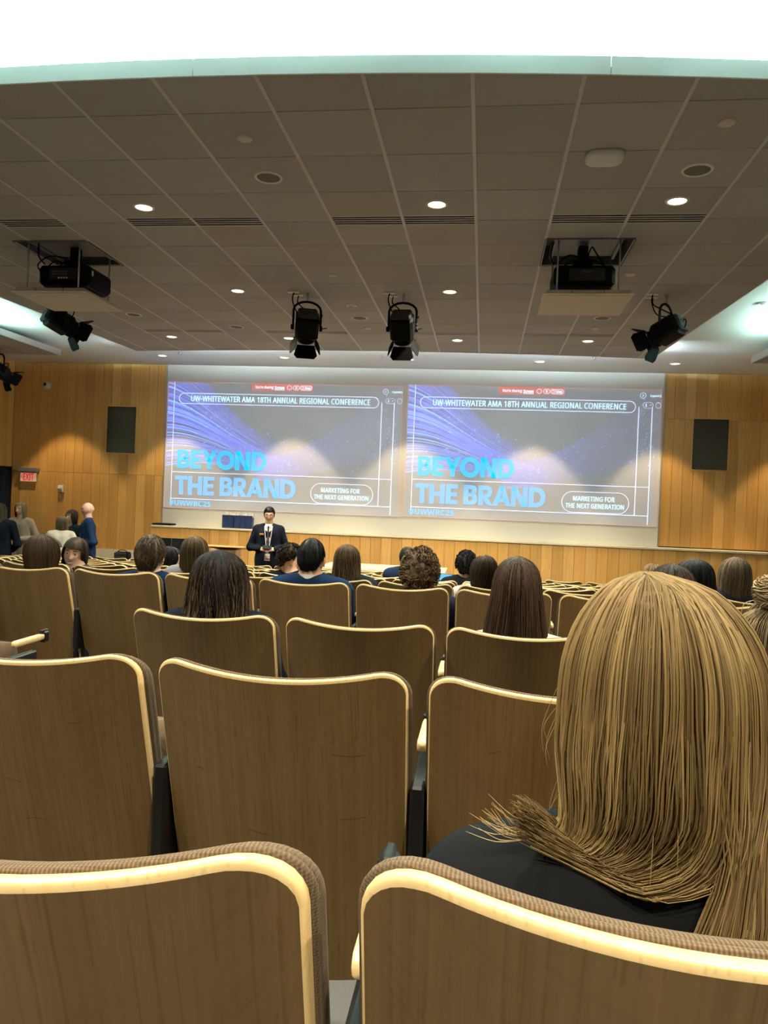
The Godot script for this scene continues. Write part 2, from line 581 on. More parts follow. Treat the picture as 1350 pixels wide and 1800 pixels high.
func front_wall() -> void:
	var w := Node3D.new()
	w.name = "wall_front"
	add_child(w)
	tag(w, "maple plank front wall around the projection screen", "wall", "", "structure")
	var st := tool()
	bx(st, Vector3((LEFT_X + RIGHT_X) / 2, 2.3, WALL_Z - 0.135), Vector3(RIGHT_X - LEFT_X + 0.4, 4.9, 0.2))
	part(w, "wall_core", st, M.wall_core)
	planks(w, LEFT_X, -6.375, 2.365, CEIL_Y, WALL_Z, 0.194, 0)
	planks(w, LEFT_X, -6.375, 0.84, 2.365, WALL_Z, 0.194, 1)
	planks(w, 3.25, RIGHT_X, 3.76, CEIL_Y, WALL_Z, 0.194, 2)
	planks(w, 3.25, RIGHT_X, 1.40, 3.76, WALL_Z, 0.194, 3)
	st = tool()
	bx(st, Vector3((LEFT_X - 6.375) / 2, 0.42, WALL_Z - 0.01), Vector3(-6.375 - LEFT_X, 0.84, 0.05))
	part(w, "painted_base", st, M.cream_paint)
	# low wainscot below the screen, its ledge and trim
	var d := Node3D.new()
	d.name = "trim_1"
	add_child(d)
	tag(d, "maple wainscot with a cream ledge under the projection screen", "wainscot", "", "structure")
	var zf := WALL_Z + 0.30
	st = tool()
	bx(st, Vector3((-6.47 + RIGHT_X) / 2, 0.68, WALL_Z + 0.13), Vector3(RIGHT_X + 6.47, 1.36, 0.26))
	part(d, "core", st, M.wall_core)
	planks(d, -6.47, RIGHT_X, 0.0, 1.345, zf, 0.198, 4)
	st = tool()
	bx(st, Vector3((-6.47 + RIGHT_X) / 2, 1.366, WALL_Z + 0.162), Vector3(RIGHT_X + 6.47, 0.04, 0.32), 0.006)
	part(d, "ledge", st, M.cream_paint)
	# the projection wall
	var s := thing("projection_screen", Vector3(-1.565, 1.387, WALL_Z), "wide white projection screen filling the middle of the front wall", "screen")
	st = tool()
	bx(st, Vector3(0, 1.605, 0.01), Vector3(9.6, 3.21, 0.02), 0.004)
	part(s, "white_surface", st, M.screen_white)
	for sx in [-1, 1]:
		st = tool()
		bx(st, Vector3(sx * 4.81, 1.605, 0.02), Vector3(0.02, 3.21, 0.04), 0.003)
		part(s, "edge_trim", st, M.silver)

# ------------------------------------------------------------------ ceiling cloud
func cloud_outline() -> PackedVector2Array:
	var p := PackedVector2Array()
	for i in 25:
		var x := lerpf(-6.4, 2.93, i / 24.0)
		p.append(Vector2(x, rear_z(x)))
	for i in range(1, 8):
		p.append(Vector2(lerpf(2.93, 2.505, i / 8.0), lerpf(rear_z(2.93), front_z(2.505), i / 8.0)))
	for i in 21:
		var x := lerpf(2.505, -5.88, i / 20.0)
		p.append(Vector2(x, front_z(x)))
	for i in range(1, 8):
		p.append(Vector2(lerpf(-5.88, -6.4, i / 8.0), lerpf(front_z(-5.88), rear_z(-6.4), i / 8.0)))
	return p

const HOLE_R := [0.462, 1.225, -7.645, -6.895]
const HOLE_L := [-4.60, -3.845, -7.645, -6.895]

func tile_field(c: Node3D, outline: PackedVector2Array, holes: Array, slots: Array, y: float, k0: int, k1: int, j0: int, j1: int) -> void:
	var back := tool()
	var inner: PackedVector2Array = Geometry2D.offset_polygon(outline, -0.006)[0]
	var count := 0
	for k in range(k0, k1):
		for j in range(j0, j1):
			var x0 := GRID_X + k * TILE
			var z0 := GRID_Z - (j + 1) * 0.6107
			var r := rect2(x0 + 0.013, x0 + TILE - 0.013, z0 + 0.004, z0 + 0.6107 - 0.004)
			var full := rect2(x0, x0 + TILE, z0, z0 + 0.6107)
			var pieces: Array = Geometry2D.intersect_polygons(r, inner)
			var backs: Array = Geometry2D.intersect_polygons(full, inner)
			for h in holes:
				var hp := rect2(h[0], h[1], h[2], h[3])
				var nxt := []
				for q in pieces: nxt.append_array(Geometry2D.clip_polygons(q, hp))
				pieces = nxt
				nxt = []
				for q in backs: nxt.append_array(Geometry2D.clip_polygons(q, hp))
				backs = nxt
			for h in slots:
				var hp := rect2(h[0] - 0.005, h[1] + 0.005, h[2] - 0.003, h[3] + 0.003)
				var nxt := []
				for q in pieces: nxt.append_array(Geometry2D.clip_polygons(q, hp))
				pieces = nxt
				nxt = []
				for q in backs: nxt.append_array(Geometry2D.clip_polygons(q, hp))
				backs = nxt
			for q in backs: slab(back, q, y + 0.022, y + 0.04)
			for q in pieces:
				if q.size() < 3: continue
				var st := tool()
				slab(st, q, y + rng.randf_range(0.0, 0.0012), y + 0.018)
				part(c, "ceiling_tile", st, M["tile%d" % (count % 3)])
				count += 1
	part(c, "backing_board", back, M.backing)

func cloud() -> void:
	var c := Node3D.new()
	c.name = "ceiling_cloud"
	add_child(c)
	tag(c, "grey tiled ceiling cloud with curved white edge hanging over the rows", "ceiling", "", "structure")
	var outline := cloud_outline()
	tile_field(c, outline, [HOLE_R, HOLE_L], SLOTS, CLOUD_Y, -11, 6, -1, 13)
	# main runners of the grid
	for k in range(-10, 6):
		var x := GRID_X + k * TILE
		for seg in Geometry2D.intersect_polyline_with_polygon(PackedVector2Array([Vector2(x, -3), Vector2(x, -14)]), outline):
			var za: float = seg[0].y
			var zb: float = seg[1].y
			var lo := minf(za, zb)
			var hi := maxf(za, zb)
			var spans := [[lo, hi]]
			for h in [HOLE_R, HOLE_L]:
				if x > h[0] + 0.01 and x < h[1] - 0.01: spans = [[lo, h[2]], [h[3], hi]]
			for s in spans:
				var st := tool()
				bx(st, Vector3(x, CLOUD_Y + 0.004, (s[0] + s[1]) / 2), Vector3(0.025, 0.014, s[1] - s[0] - 0.02), 0.001)
				part(c, "grid_bar", st, M.grid)
	fascia(c, outline, CLOUD_Y - 0.004, 0.1)

func fascia(c: Node3D, outline: PackedVector2Array, y: float, h: float) -> void:
	var inn: PackedVector2Array = Geometry2D.offset_polygon(outline, -0.014)[0]
	var n := outline.size()
	# runs of up to eight outline steps, with a fine joint between runs
	var start := 0
	while start < n:
		var st := smooth_tool()
		var stop := mini(start + 6, n)
		for i in range(start, stop):
			var a := outline[i]
			var b := outline[(i + 1) % n]
			if i == start: a = a + (b - a).normalized() * 0.002
			if i == stop - 1: b = b - (b - a).normalized() * 0.002
			var nn := Vector2(b.y - a.y, a.x - b.x).normalized()
			if Geometry2D.is_point_in_polygon((a + b) / 2 + nn * 0.03, outline): nn = -nn
			var ia := a - nn * 0.012
			var ib := b - nn * 0.012
			var A := Vector3(a.x, y, a.y)
			var B := Vector3(b.x, y, b.y)
			var IA := Vector3(ia.x, y, ia.y)
			var IB := Vector3(ib.x, y, ib.y)
			var up := Vector3(0, h, 0)
			st.set_smooth_group(1)
			quad(st, A, B, B + up, A + up)
			st.set_smooth_group(2)
			quad(st, IB, IA, IA + up, IB + up)
			st.set_smooth_group(3)
			quad(st, A + up, B + up, IB + up, IA + up)
			st.set_smooth_group(4)
			quad(st, B, A, IA, IB)
		part(c, "edge_fascia", st, M.fascia)
		start = stop

func side_clouds() -> void:
	for s in [0, 1]:
		var c := Node3D.new()
		c.name = numbered("ceiling_side_cloud")
		add_child(c)
		tag(c, ["grey tiled ceiling panel along the wall with the black doorway", "grey tiled ceiling panel along the wall opposite the exit sign"][s], "ceiling", "", "structure")
		var o: PackedVector2Array
		if s == 0: o = PackedVector2Array([Vector2(-7.62, -4.6), Vector2(-7.6, -8.6), Vector2(-7.52, -12.75), Vector2(LEFT_X + 0.02, -12.75), Vector2(LEFT_X + 0.02, -4.6)])
		else: o = PackedVector2Array([Vector2(4.14, -4.6), Vector2(4.1, -8.6), Vector2(4.03, -12.5), Vector2(RIGHT_X - 0.02, -12.5), Vector2(RIGHT_X - 0.02, -4.6)])
		tile_field(c, o, [], [], CLOUD_Y, -17 if s == 0 else 6, -11 if s == 0 else 12, -1, 15)
		fascia(c, o, CLOUD_Y - 0.004, 0.1)

# ------------------------------------------------------------------ recessed lamps
func downlight(at: Vector3, r: float, lens: Material, c: Color, e: float, ang: float, soft: float, label: String, grp: String, blur := 0.5) -> void:
	var o := thing("downlight", at, label, "ceiling light", grp)
	var st := smooth_tool()
	lathe(st, [Vector2(r * 0.86, 0.0), Vector2(r * 0.9, -0.006), Vector2(r * 1.02, -0.007), Vector2(r * 1.12, -0.003), Vector2(r * 1.14, 0.004)], 28)
	part(o, "trim_ring", st, M.white_plastic)
	st = smooth_tool()
	lathe(st, [Vector2(0.0, -0.008), Vector2(r * 0.5, -0.007), Vector2(r * 0.88, -0.002)], 24)
	part(o, "lamp_lens", st, lens)
	var l := SpotLight3D.new()
	l.name = "lamp"
	o.add_child(l)
	l.position = Vector3(0, -0.03, 0)
	l.rotation.x = -PI / 2
	l.light_color = c
	l.light_energy = e
	l.spot_angle = ang
	l.spot_angle_attenuation = blur
	l.spot_attenuation = 2.0
	l.spot_range = 30.0
	l.light_size = soft
	l.shadow_enabled = true

func downlights() -> void:
	var warm := Color(1.0, 0.95, 0.84)
	for q in [[-4.735, -6.1], [-2.905, -6.1], [-0.458, -6.1], [1.374, -6.08], [-2.911, -8.59], [-0.46, -8.59], [-4.77, -11.1], [-2.95, -11.1], [-0.457, -11.1], [1.374, -11.05]]:
		if q[0] == -4.735: continue
		downlight(Vector3(q[0], CLOUD_Y - 0.001, q[1]), 0.078, M.downlight_glow, warm, CLOUD_LAMP, 62.0, 0.07, "bright round downlight glowing in a grey ceiling tile", "downlights in the tile cloud", 0.6)
	for x in [-8.4, -6.085, -3.726, -1.413, 0.9, 3.2, 5.5]:
		downlight(Vector3(x, CEIL_Y - 0.001, -13.76), 0.085, M.soffit_glow, Color(1.0, 0.88, 0.68), SOFFIT_LAMP, 34.5, 0.05, "small round downlight in the white soffit before the screen", "downlights in the front soffit", 0.25)
	downlight(Vector3(3.3, CEIL_Y - 0.001, -9.8), 0.085, M.white_plastic, warm, 0.4, 40.0, 0.05, "unlit looking downlight in the white ceiling trough", "", 0.4)
	# the rows behind the photographer have lamps of the same kind in the rear ceiling
	for q in [[-3.6, 1.2], [-1.3, 1.2], [1.0, 1.2], [3.3, 1.2], [-2.4, -1.6], [0.0, -1.7], [2.4, -1.6]]:
		downlight(Vector3(q[0], CEIL_Y - 0.001, q[1]), 0.085, M.downlight_glow, warm, REAR_LAMP, 60.0, 0.08, "bright round downlight in the white rear ceiling over the seats", "downlights in the rear ceiling", 0.6)

# ------------------------------------------------------------------ chairs
const BACK_W := 0.266
const BACK_TOP := 0.97
const BACK_LOW := 0.22
const BACK_R := 0.062
const LEAN := 0.33

# point of the back: x across, y up, d depth in front of the rear face
func back_pt(x: float, y: float, d: float) -> Vector3:
	var u := x / BACK_W
	return Vector3(x, y - d * 0.30, -(BACK_TOP - y) * LEAN - 0.060 * u * u - d * 0.95)

func top_y(x: float) -> float:
	var u := absf(x) / BACK_W
	var y := BACK_TOP + 0.031 * u * u
	var e := absf(x) - (BACK_W - BACK_R)
	if e > 0: y -= BACK_R - sqrt(maxf(BACK_R * BACK_R - e * e, 0.0))
	return y

# outline as [x, y, nx, ny], from lower left over the top to lower right
func back_outline(nc: int, nt: int) -> Array:
	var o := []
	for i in 3: o.append([-BACK_W, lerpf(BACK_LOW, BACK_TOP + 0.031 - BACK_R, i / 3.0), -1.0, 0.0])
	for i in nc + 1:
		var a := PI - PI / 2 * i / nc
		var x := -(BACK_W - BACK_R) + cos(a) * BACK_R
		o.append([x, top_y(x), cos(a), sin(a)])
	for i in range(1, nt):
		var x := lerpf(-(BACK_W - BACK_R), BACK_W - BACK_R, float(i) / nt)
		var s := 2.0 * 0.031 * x / (BACK_W * BACK_W)
		var nn := Vector2(-s, 1).normalized()
		o.append([x, top_y(x), nn.x, nn.y])
	for i in nc + 1:
		var a := PI / 2 - PI / 2 * i / nc
		var x := (BACK_W - BACK_R) + cos(a) * BACK_R
		o.append([x, top_y(x), cos(a), sin(a)])
	for i in range(2, -1, -1): o.append([BACK_W, lerpf(BACK_LOW, BACK_TOP + 0.031 - BACK_R, i / 3.0), 1.0, 0.0])
	return o

# rings of the outline pushed out by off at depth d
func eased(e: Array, r: float) -> float:
	# the round-over is broad along the top and slight down the sides
	return r * lerpf(0.28, 1.0, clampf(e[3] * 1.2 - 0.1, 0.0, 1.0)) if r < 0.0 else r

func back_band(st: SurfaceTool, o: Array, prof: Array) -> void:
	for j in prof.size() - 1:
		for i in o.size() - 1:
			var p := []
			for q in [[i, j], [i + 1, j], [i + 1, j + 1], [i, j + 1]]:
				var e = o[q[0]]
				var r: Vector2 = prof[q[1]]
				var k := eased(e, r.x)
				p.append(back_pt(e[0] + e[2] * k, e[1] + e[3] * k, r.y))
			quad(st, p[3], p[2], p[1], p[0])

# a face filling the outline inset by off at depth d, bulging by b; toward the back (+z) or the front
func back_face(st: SurfaceTool, o: Array, off: float, d: float, rear: bool, b := 0.0, ny := 10) -> void:
	var run := o.slice(3, o.size() - 3)
	var nx := run.size() - 1
	var P := func(i, j):
		var e = run[i]
		var k := eased(e, off)
		var x: float = e[0] + e[2] * k
		var yt: float = e[1] + e[3] * k
		var y := lerpf(BACK_LOW, yt, float(j) / ny)
		var u: float = x / BACK_W
		var g: float = b * (1.0 - pow(absf(u), 6)) * (1.0 - pow(absf(2.0 * j / ny - 1.0), 8))
		return back_pt(x, y, d + g)
	for i in nx:
		for j in ny:
			var a = P.call(i, j)
			var bb = P.call(i + 1, j)
			var c = P.call(i + 1, j + 1)
			var e = P.call(i, j + 1)
			if rear: quad(st, a, bb, c, e)
			else: quad(st, bb, a, e, c)

func chair_meshes(lod: int) -> Dictionary:
	var m := {}
	var nc: int = [8, 5, 3][lod]
	var nt: int = [20, 10, 6][lod]
	var o := back_outline(nc, nt)
	var st := smooth_tool()
	back_face(st, o, -0.0122, 0.0, true, 0.0, [8, 5, 3][lod])
	st.generate_normals()
	m.back_panel = st.commit()
	st = smooth_tool()
	back_band(st, o, [Vector2(-0.0125, 0.0), Vector2(-0.007, 0.0008), Vector2(-0.0025, 0.0035), Vector2(-0.0003, 0.008), Vector2(0, 0.013), Vector2(0, 0.0255)])
	st.generate_normals()
	m.plywood_edge = st.commit()
	st = smooth_tool()
	var prof := [Vector2(-0.01, 0.0170), Vector2(0.001, 0.0172), Vector2(0.0045, 0.020), Vector2(0.006, 0.0255), Vector2(0.005, 0.031), Vector2(0.0005, 0.0325), Vector2(0.0045, 0.036), Vector2(0.006, 0.045), Vector2(0.005, 0.056), Vector2(-0.002, 0.065), Vector2(-0.018, 0.070)]
	for k in prof.size(): prof[k].y += 0.008
	if lod == 2: prof = [Vector2(-0.01, 0.025), Vector2(0.006, 0.031), Vector2(0.005, 0.053), Vector2(-0.018, 0.078)]
	back_band(st, o, prof)
	back_face(st, o, -0.0175, 0.0779, false, 0.015, [6, 4, 3][lod])
	st.generate_normals()
	m.back_cushion = st.commit()
	# seat tipped up, and seat folded down
	for down in [false, true]:
		st = smooth_tool()
		var n := 10
		var W := 0.235
		var L := 0.43
		var T := 0.085
		var hinge := Vector3(0, 0.44, -0.30)
		var ax := Vector3(0, 0.12, -1).normalized() if down else Vector3(0, 0.955, -0.10).normalized()
		if not down: hinge = Vector3(0, 0.33, -0.33)
		var up := Vector3.RIGHT.cross(ax) * (1.0 if down else 1.0)
		if down and up.y < 0: up = -up
		var P := func(i, j, s):
			var u: float = -1.0 + 2.0 * i / n
			var v: float = float(j) / n
			var cr := pow(absf(u), 8.0) * 0.5 + pow(absf(2 * v - 1), 8.0) * 0.5
			return hinge + Vector3(u * W * (1.0 - 0.04 * v), 0, 0) + ax * v * L + up * (T * 0.5 * s * (1.0 - clampf(cr, 0, 1) * 0.75))
		for i in n:
			for j in n:
				quad(st, P.call(i, j, 1), P.call(i + 1, j, 1), P.call(i + 1, j + 1, 1), P.call(i, j + 1, 1))
				quad(st, P.call(i + 1, j, -1), P.call(i, j, -1), P.call(i, j + 1, -1), P.call(i + 1, j + 1, -1))
		for i in n:
			quad(st, P.call(i, 0, -1), P.call(i + 1, 0, -1), P.call(i + 1, 0, 1), P.call(i, 0, 1))
			quad(st, P.call(i + 1, n, -1), P.call(i, n, -1), P.call(i, n, 1), P.call(i + 1, n, 1))
			quad(st, P.call(0, i + 1, -1), P.call(0, i, -1), P.call(0, i, 1), P.call(0, i + 1, 1))
			quad(st, P.call(n, i, -1), P.call(n, i + 1, -1), P.call(n, i + 1, 1), P.call(n, i, 1))
		st.generate_normals()
		m["seat_down" if down else "seat_up"] = st.commit()
	# armrest cap: rounded maple bar
	st = smooth_tool()
	var ring := []
	for k in 12:
		var a := TAU * k / 12
		var ca := cos(a)
		var sa := sin(a)
		ring.append(Vector2(signf(ca) * pow(absf(ca), 0.5) * 0.0142, signf(sa) * pow(absf(sa), 0.5) * 0.013))
	var zs := [[-0.268, 0.75], [-0.271, 0.9], [-0.283, 1.0], [-0.44, 1.0], [-0.465, 0.92], [-0.478, 0.6]]
	for j in zs.size() - 1:
		for k in 12:
			var p := []
			for q in [[k, j], [(k + 1) % 12, j], [(k + 1) % 12, j + 1], [k, j + 1]]:
				var r: Vector2 = ring[q[0]] * zs[q[1]][1]
				p.append(Vector3(r.x, 0.772 + r.y, zs[q[1]][0]))
			quad(st, p[3], p[2], p[1], p[0])
	for e in [0, zs.size() - 1]:
		for k in 12:
			var r: Vector2 = ring[k] * zs[e][1]
			var r2: Vector2 = ring[(k + 1) % 12] * zs[e][1]
			var cc := Vector3(0, 0.772, zs[e][0])
			if e == 0: tri(st, cc, Vector3(r.x, 0.772 + r.y, cc.z), Vector3(r2.x, 0.772 + r2.y, cc.z))
			else: tri(st, cc, Vector3(r2.x, 0.772 + r2.y, cc.z), Vector3(r.x, 0.772 + r.y, cc.z))
	st.generate_normals()
	m.armrest = st.commit()
	# black standard under the arm
	st = tool()
	bx(st, Vector3(0, 0.60, -0.28), Vector3(0.031, 0.25, 0.27), 0.006)
	bx(st, Vector3(0, 0.26, -0.30), Vector3(0.031, 0.46, 0.10), 0.006)
	bx(st, Vector3(0, 0.015, -0.33), Vector3(0.028, 0.03, 0.34), 0.006)
	st.generate_normals()
	m.arm_standard = st.commit()
	st = tool()
	bx(st, Vector3(0.0, 0.769, -0.487), Vector3(0.028, 0.05, 0.035), 0.006)
	bx(st, Vector3(0.0, 0.791, -0.482), Vector3(0.014, 0.02, 0.05), 0.003)
	st.generate_normals()
	m.tablet_hinge = st.commit()
	# steel bracket between back and standards
	st = tool()
	bx(st, Vector3(0, 0.42, -0.245), Vector3(0.50, 0.05, 0.03), 0.004)
	bx(st, Vector3(-0.25, 0.42, -0.25), Vector3(0.03, 0.12, 0.06), 0.004)
	bx(st, Vector3(0.25, 0.42, -0.25), Vector3(0.03, 0.12, 0.06), 0.004)
	st.generate_normals()
	m.bracket = st.commit()
	return m

const ROW_WORDS := ["in the row of the long-haired blonde woman in black", "in the row of the woman with the blonde bun", "in the row of the woman with caramel-streaked black hair", "in the row of the short-haired man in navy", "in the row of the woman with wavy blonde-tipped hair", "in the sixth row back from the stage", "in the fifth row back from the stage", "in the fourth row back from the stage", "in the third row back from the stage", "in the second row back from the stage", "in the front row before the stage"]

func seat_x(row: int, col: int) -> float:
	return -0.095 - 0.0125 * ROWS[row][0] + (col + 0.5) * PITCH

func make_chair(lib: Dictionary, row: int, col: int, sitter: String, veneer: int, first: bool) -> void:
	var r = ROWS[row]
	var x := seat_x(row, col)
	var lab: String = "maple auditorium chair " + ROW_WORDS[row]
	if sitter: lab = "maple auditorium chair seating the " + sitter
	var t := thing("auditorium_chair", Vector3(x, r[1], -r[0]), lab, "chair", "chairs " + ROW_WORDS[row])
	put(t, "back_panel", lib.back_panel, M["veneer%d" % veneer])
	put(t, "plywood_edge", lib.plywood_edge, M.maple_edge).set_meta("label", "pale exposed plywood edge")
	put(t, "back_cushion", lib.back_cushion, M.fabric)
	put(t, "seat", lib.seat_down if sitter else lib.seat_up, M.fabric)
	put(t, "bracket", lib.bracket, M.black_metal)
	for s in ([-1, 1] if first else [1]):
		var dx: float = s * PITCH / 2
		put(t, "armrest", lib.armrest, M.maple_arm).position.x = dx
		put(t, "arm_standard", lib.arm_standard, M.black_metal).position.x = dx
		put(t, "tablet_hinge", lib.tablet_hinge, M.black_metal).position.x = dx
	if row <= 1:
		# old scratches in the veneer
		for i in 5:
			var st := tool()
			var sx := rng.randf_range(-0.2, 0.2)
			var sy := rng.randf_range(0.55, 0.9)
			var ln := rng.randf_range(0.015, 0.07)
			var q := []
			for k in 4:
				var xx := sx + ln * (k / 3.0 - 0.5)
				q.append(xx)
			for k in 3:
				var hh := 0.0005
				var a := back_pt(q[k], sy - hh + 0.004 * sin(k + i), -0.0006)
				var b := back_pt(q[k + 1], sy - hh + 0.004 * sin(k + 1 + i), -0.0006)
				quad(st, a, b, b + Vector3(0, hh * 2, 0), a + Vector3(0, hh * 2, 0))
			part(t, "scratch", st, M.scratch)

func chairs() -> void:
	var libs := [chair_meshes(0), chair_meshes(1), chair_meshes(2)]
	for row in ROWS.size():
		var z: float = ROWS[row][0]
		var lo := maxf(-0.66 * z - 0.55, -6.95)
		var hi := minf(0.39 * z + 0.6, 3.7)
		var first := true
		for col in range(-12, 7):
			var x := seat_x(row, col)
			if x < lo - 0.1 or x > hi + 0.1: continue
			if row == 2 and col == -3:
				first = true
				continue
			var sitter: String = SITTERS.get("%d,%d" % [row, col], "")
			make_chair(libs[0 if row < 3 else (1 if row < 6 else 2)], row, col, sitter, (row * 2 + col * 5 + 60) % 3, first)
			first = false

# ------------------------------------------------------------------ lettering
func font_of(weight: int) -> Font:
	var f := SystemFont.new()
	f.font_names = PackedStringArray(["Droid Sans"])
	f.font_weight = weight
	return f

# heavy geometric capitals built from bars and rings, in a box one unit high; returns the advance
func heavy_letter(st: SurfaceTool, ch: String, o: Vector2, s: Vector2, z: float) -> float:
	var T := 0.235
	var bar := func(x0, y0, x1, y1):
		quad(st, Vector3(o.x + x0 * s.x, o.y + y0 * s.y, z), Vector3(o.x + x1 * s.x, o.y + y0 * s.y, z), Vector3(o.x + x1 * s.x, o.y + y1 * s.y, z), Vector3(o.x + x0 * s.x, o.y + y1 * s.y, z))
	var slant := func(x0, y0, x1, y1, w):
		quad(st, Vector3(o.x + x0 * s.x, o.y + y0 * s.y, z), Vector3(o.x + (x0 + w) * s.x, o.y + y0 * s.y, z), Vector3(o.x + (x1 + w) * s.x, o.y + y1 * s.y, z), Vector3(o.x + x1 * s.x, o.y + y1 * s.y, z))
	var ring := func(cx, cy, rx, ry, tx, ty, a0, a1):
		var n := 28
		for i in n:
			var p := []
			for q in [[i, 1], [i + 1, 1], [i + 1, 0], [i, 0]]:
				var a: float = lerpf(a0, a1, float(q[0]) / n)
				var ex: float = rx - (0.0 if q[1] else tx)
				var ey: float = ry - (0.0 if q[1] else ty)
				p.append(Vector3(o.x + (cx + cos(a) * ex) * s.x, o.y + (cy + sin(a) * ey) * s.y, z))
			quad(st, p[0], p[1], p[2], p[3])
	match ch:
		"B":
			bar.call(0, 0, T, 1); bar.call(T, 0, 0.40, 0.2); bar.call(T, 0.42, 0.40, 0.60); bar.call(T, 0.8, 0.38, 1)
			ring.call(0.38, 0.74, 0.29, 0.26, T, 0.2, -PI / 2, PI / 2)
			ring.call(0.40, 0.30, 0.31, 0.30, T, 0.2, -PI / 2, PI / 2)
			return 0.76
		"E":
			bar.call(0, 0, T, 1); bar.call(T, 0, 0.60, 0.205); bar.call(T, 0.40, 0.56, 0.60); bar.call(T, 0.795, 0.60, 1)
			return 0.66
		"Y":
			bar.call(0.29, 0, 0.29 + T, 0.45); slant.call(0.27, 0.40, -0.02, 1, 0.27); slant.call(0.27, 0.40, 0.57, 1, 0.27)
			return 0.80
		"O":
			ring.call(0.51, 0.5, 0.51, 0.52, 0.24, 0.235, 0, TAU)
			return 1.05
		"N":
			bar.call(0, 0, T, 1); bar.call(0.60, 0, 0.60 + T, 1); slant.call(0.56, 0, 0.0, 1, 0.275)
			return 0.90
		"D":
			bar.call(0, 0, T, 1); bar.call(T, 0, 0.36, 0.22); bar.call(T, 0.78, 0.36, 1)
			ring.call(0.36, 0.5, 0.48, 0.5, 0.24, 0.22, -PI / 2, PI / 2)
			return 0.87
		"T":
			bar.call(0, 0.79, 0.70, 1); bar.call(0.235, 0, 0.235 + T, 0.79)
			return 0.74
		"H":
			bar.call(0, 0, T, 1); bar.call(0.56, 0, 0.56 + T, 1); bar.call(T, 0.39, 0.56, 0.60)
			return 0.86
		"R":
			bar.call(0, 0, T, 1); bar.call(T, 0.36, 0.38, 0.555); bar.call(T, 0.8, 0.38, 1); slant.call(0.46, 0, 0.20, 0.40, 0.27)
			ring.call(0.38, 0.68, 0.31, 0.32, T, 0.2, -PI / 2, PI / 2)
			return 0.74
		"A":
			slant.call(-0.02, 0, 0.34, 1, 0.25); slant.call(0.67, 0, 0.32, 1, 0.25); bar.call(0.22, 0.2, 0.70, 0.39)
			return 0.93
	return 0.26

func heavy_text(parent: Node, text: String, x: float, y: float, w: float, h: float, z: float, m: Material) -> void:
	var total := 0.0
	var dry := tool()
	for ch in text: total += heavy_letter(dry, ch, Vector2.ZERO, Vector2.ONE, 0)
	var sx := w / (total - 0.04)
	var at := x
	for ch in text:
		var st := tool()
		var adv := heavy_letter(st, ch, Vector2(at, y), Vector2(sx, h), z)
		if ch != " ": part(parent, "letter", st, m)
		at += adv * sx

# flat lettering fitted into a width and a height, its left bottom corner at (x, y)
func letters(parent: Node, text: String, f: Font, x: float, y: float, w: float, h: float, z: float, m: Material, called := "lettering") -> void:
	var t := TextMesh.new()
	t.text = text
	t.font = f
	t.font_size = 64
	t.pixel_size = 0.01
	t.depth = 0.02
	t.curve_step = 2.0
	var bb := t.get_aabb()
	var o := put(parent, called, t, m)
	o.scale = Vector3(w / bb.size.x, h / bb.size.y, 0.1)
	o.position = Vector3(x - bb.position.x * o.scale.x, y - bb.position.y * o.scale.y, z)

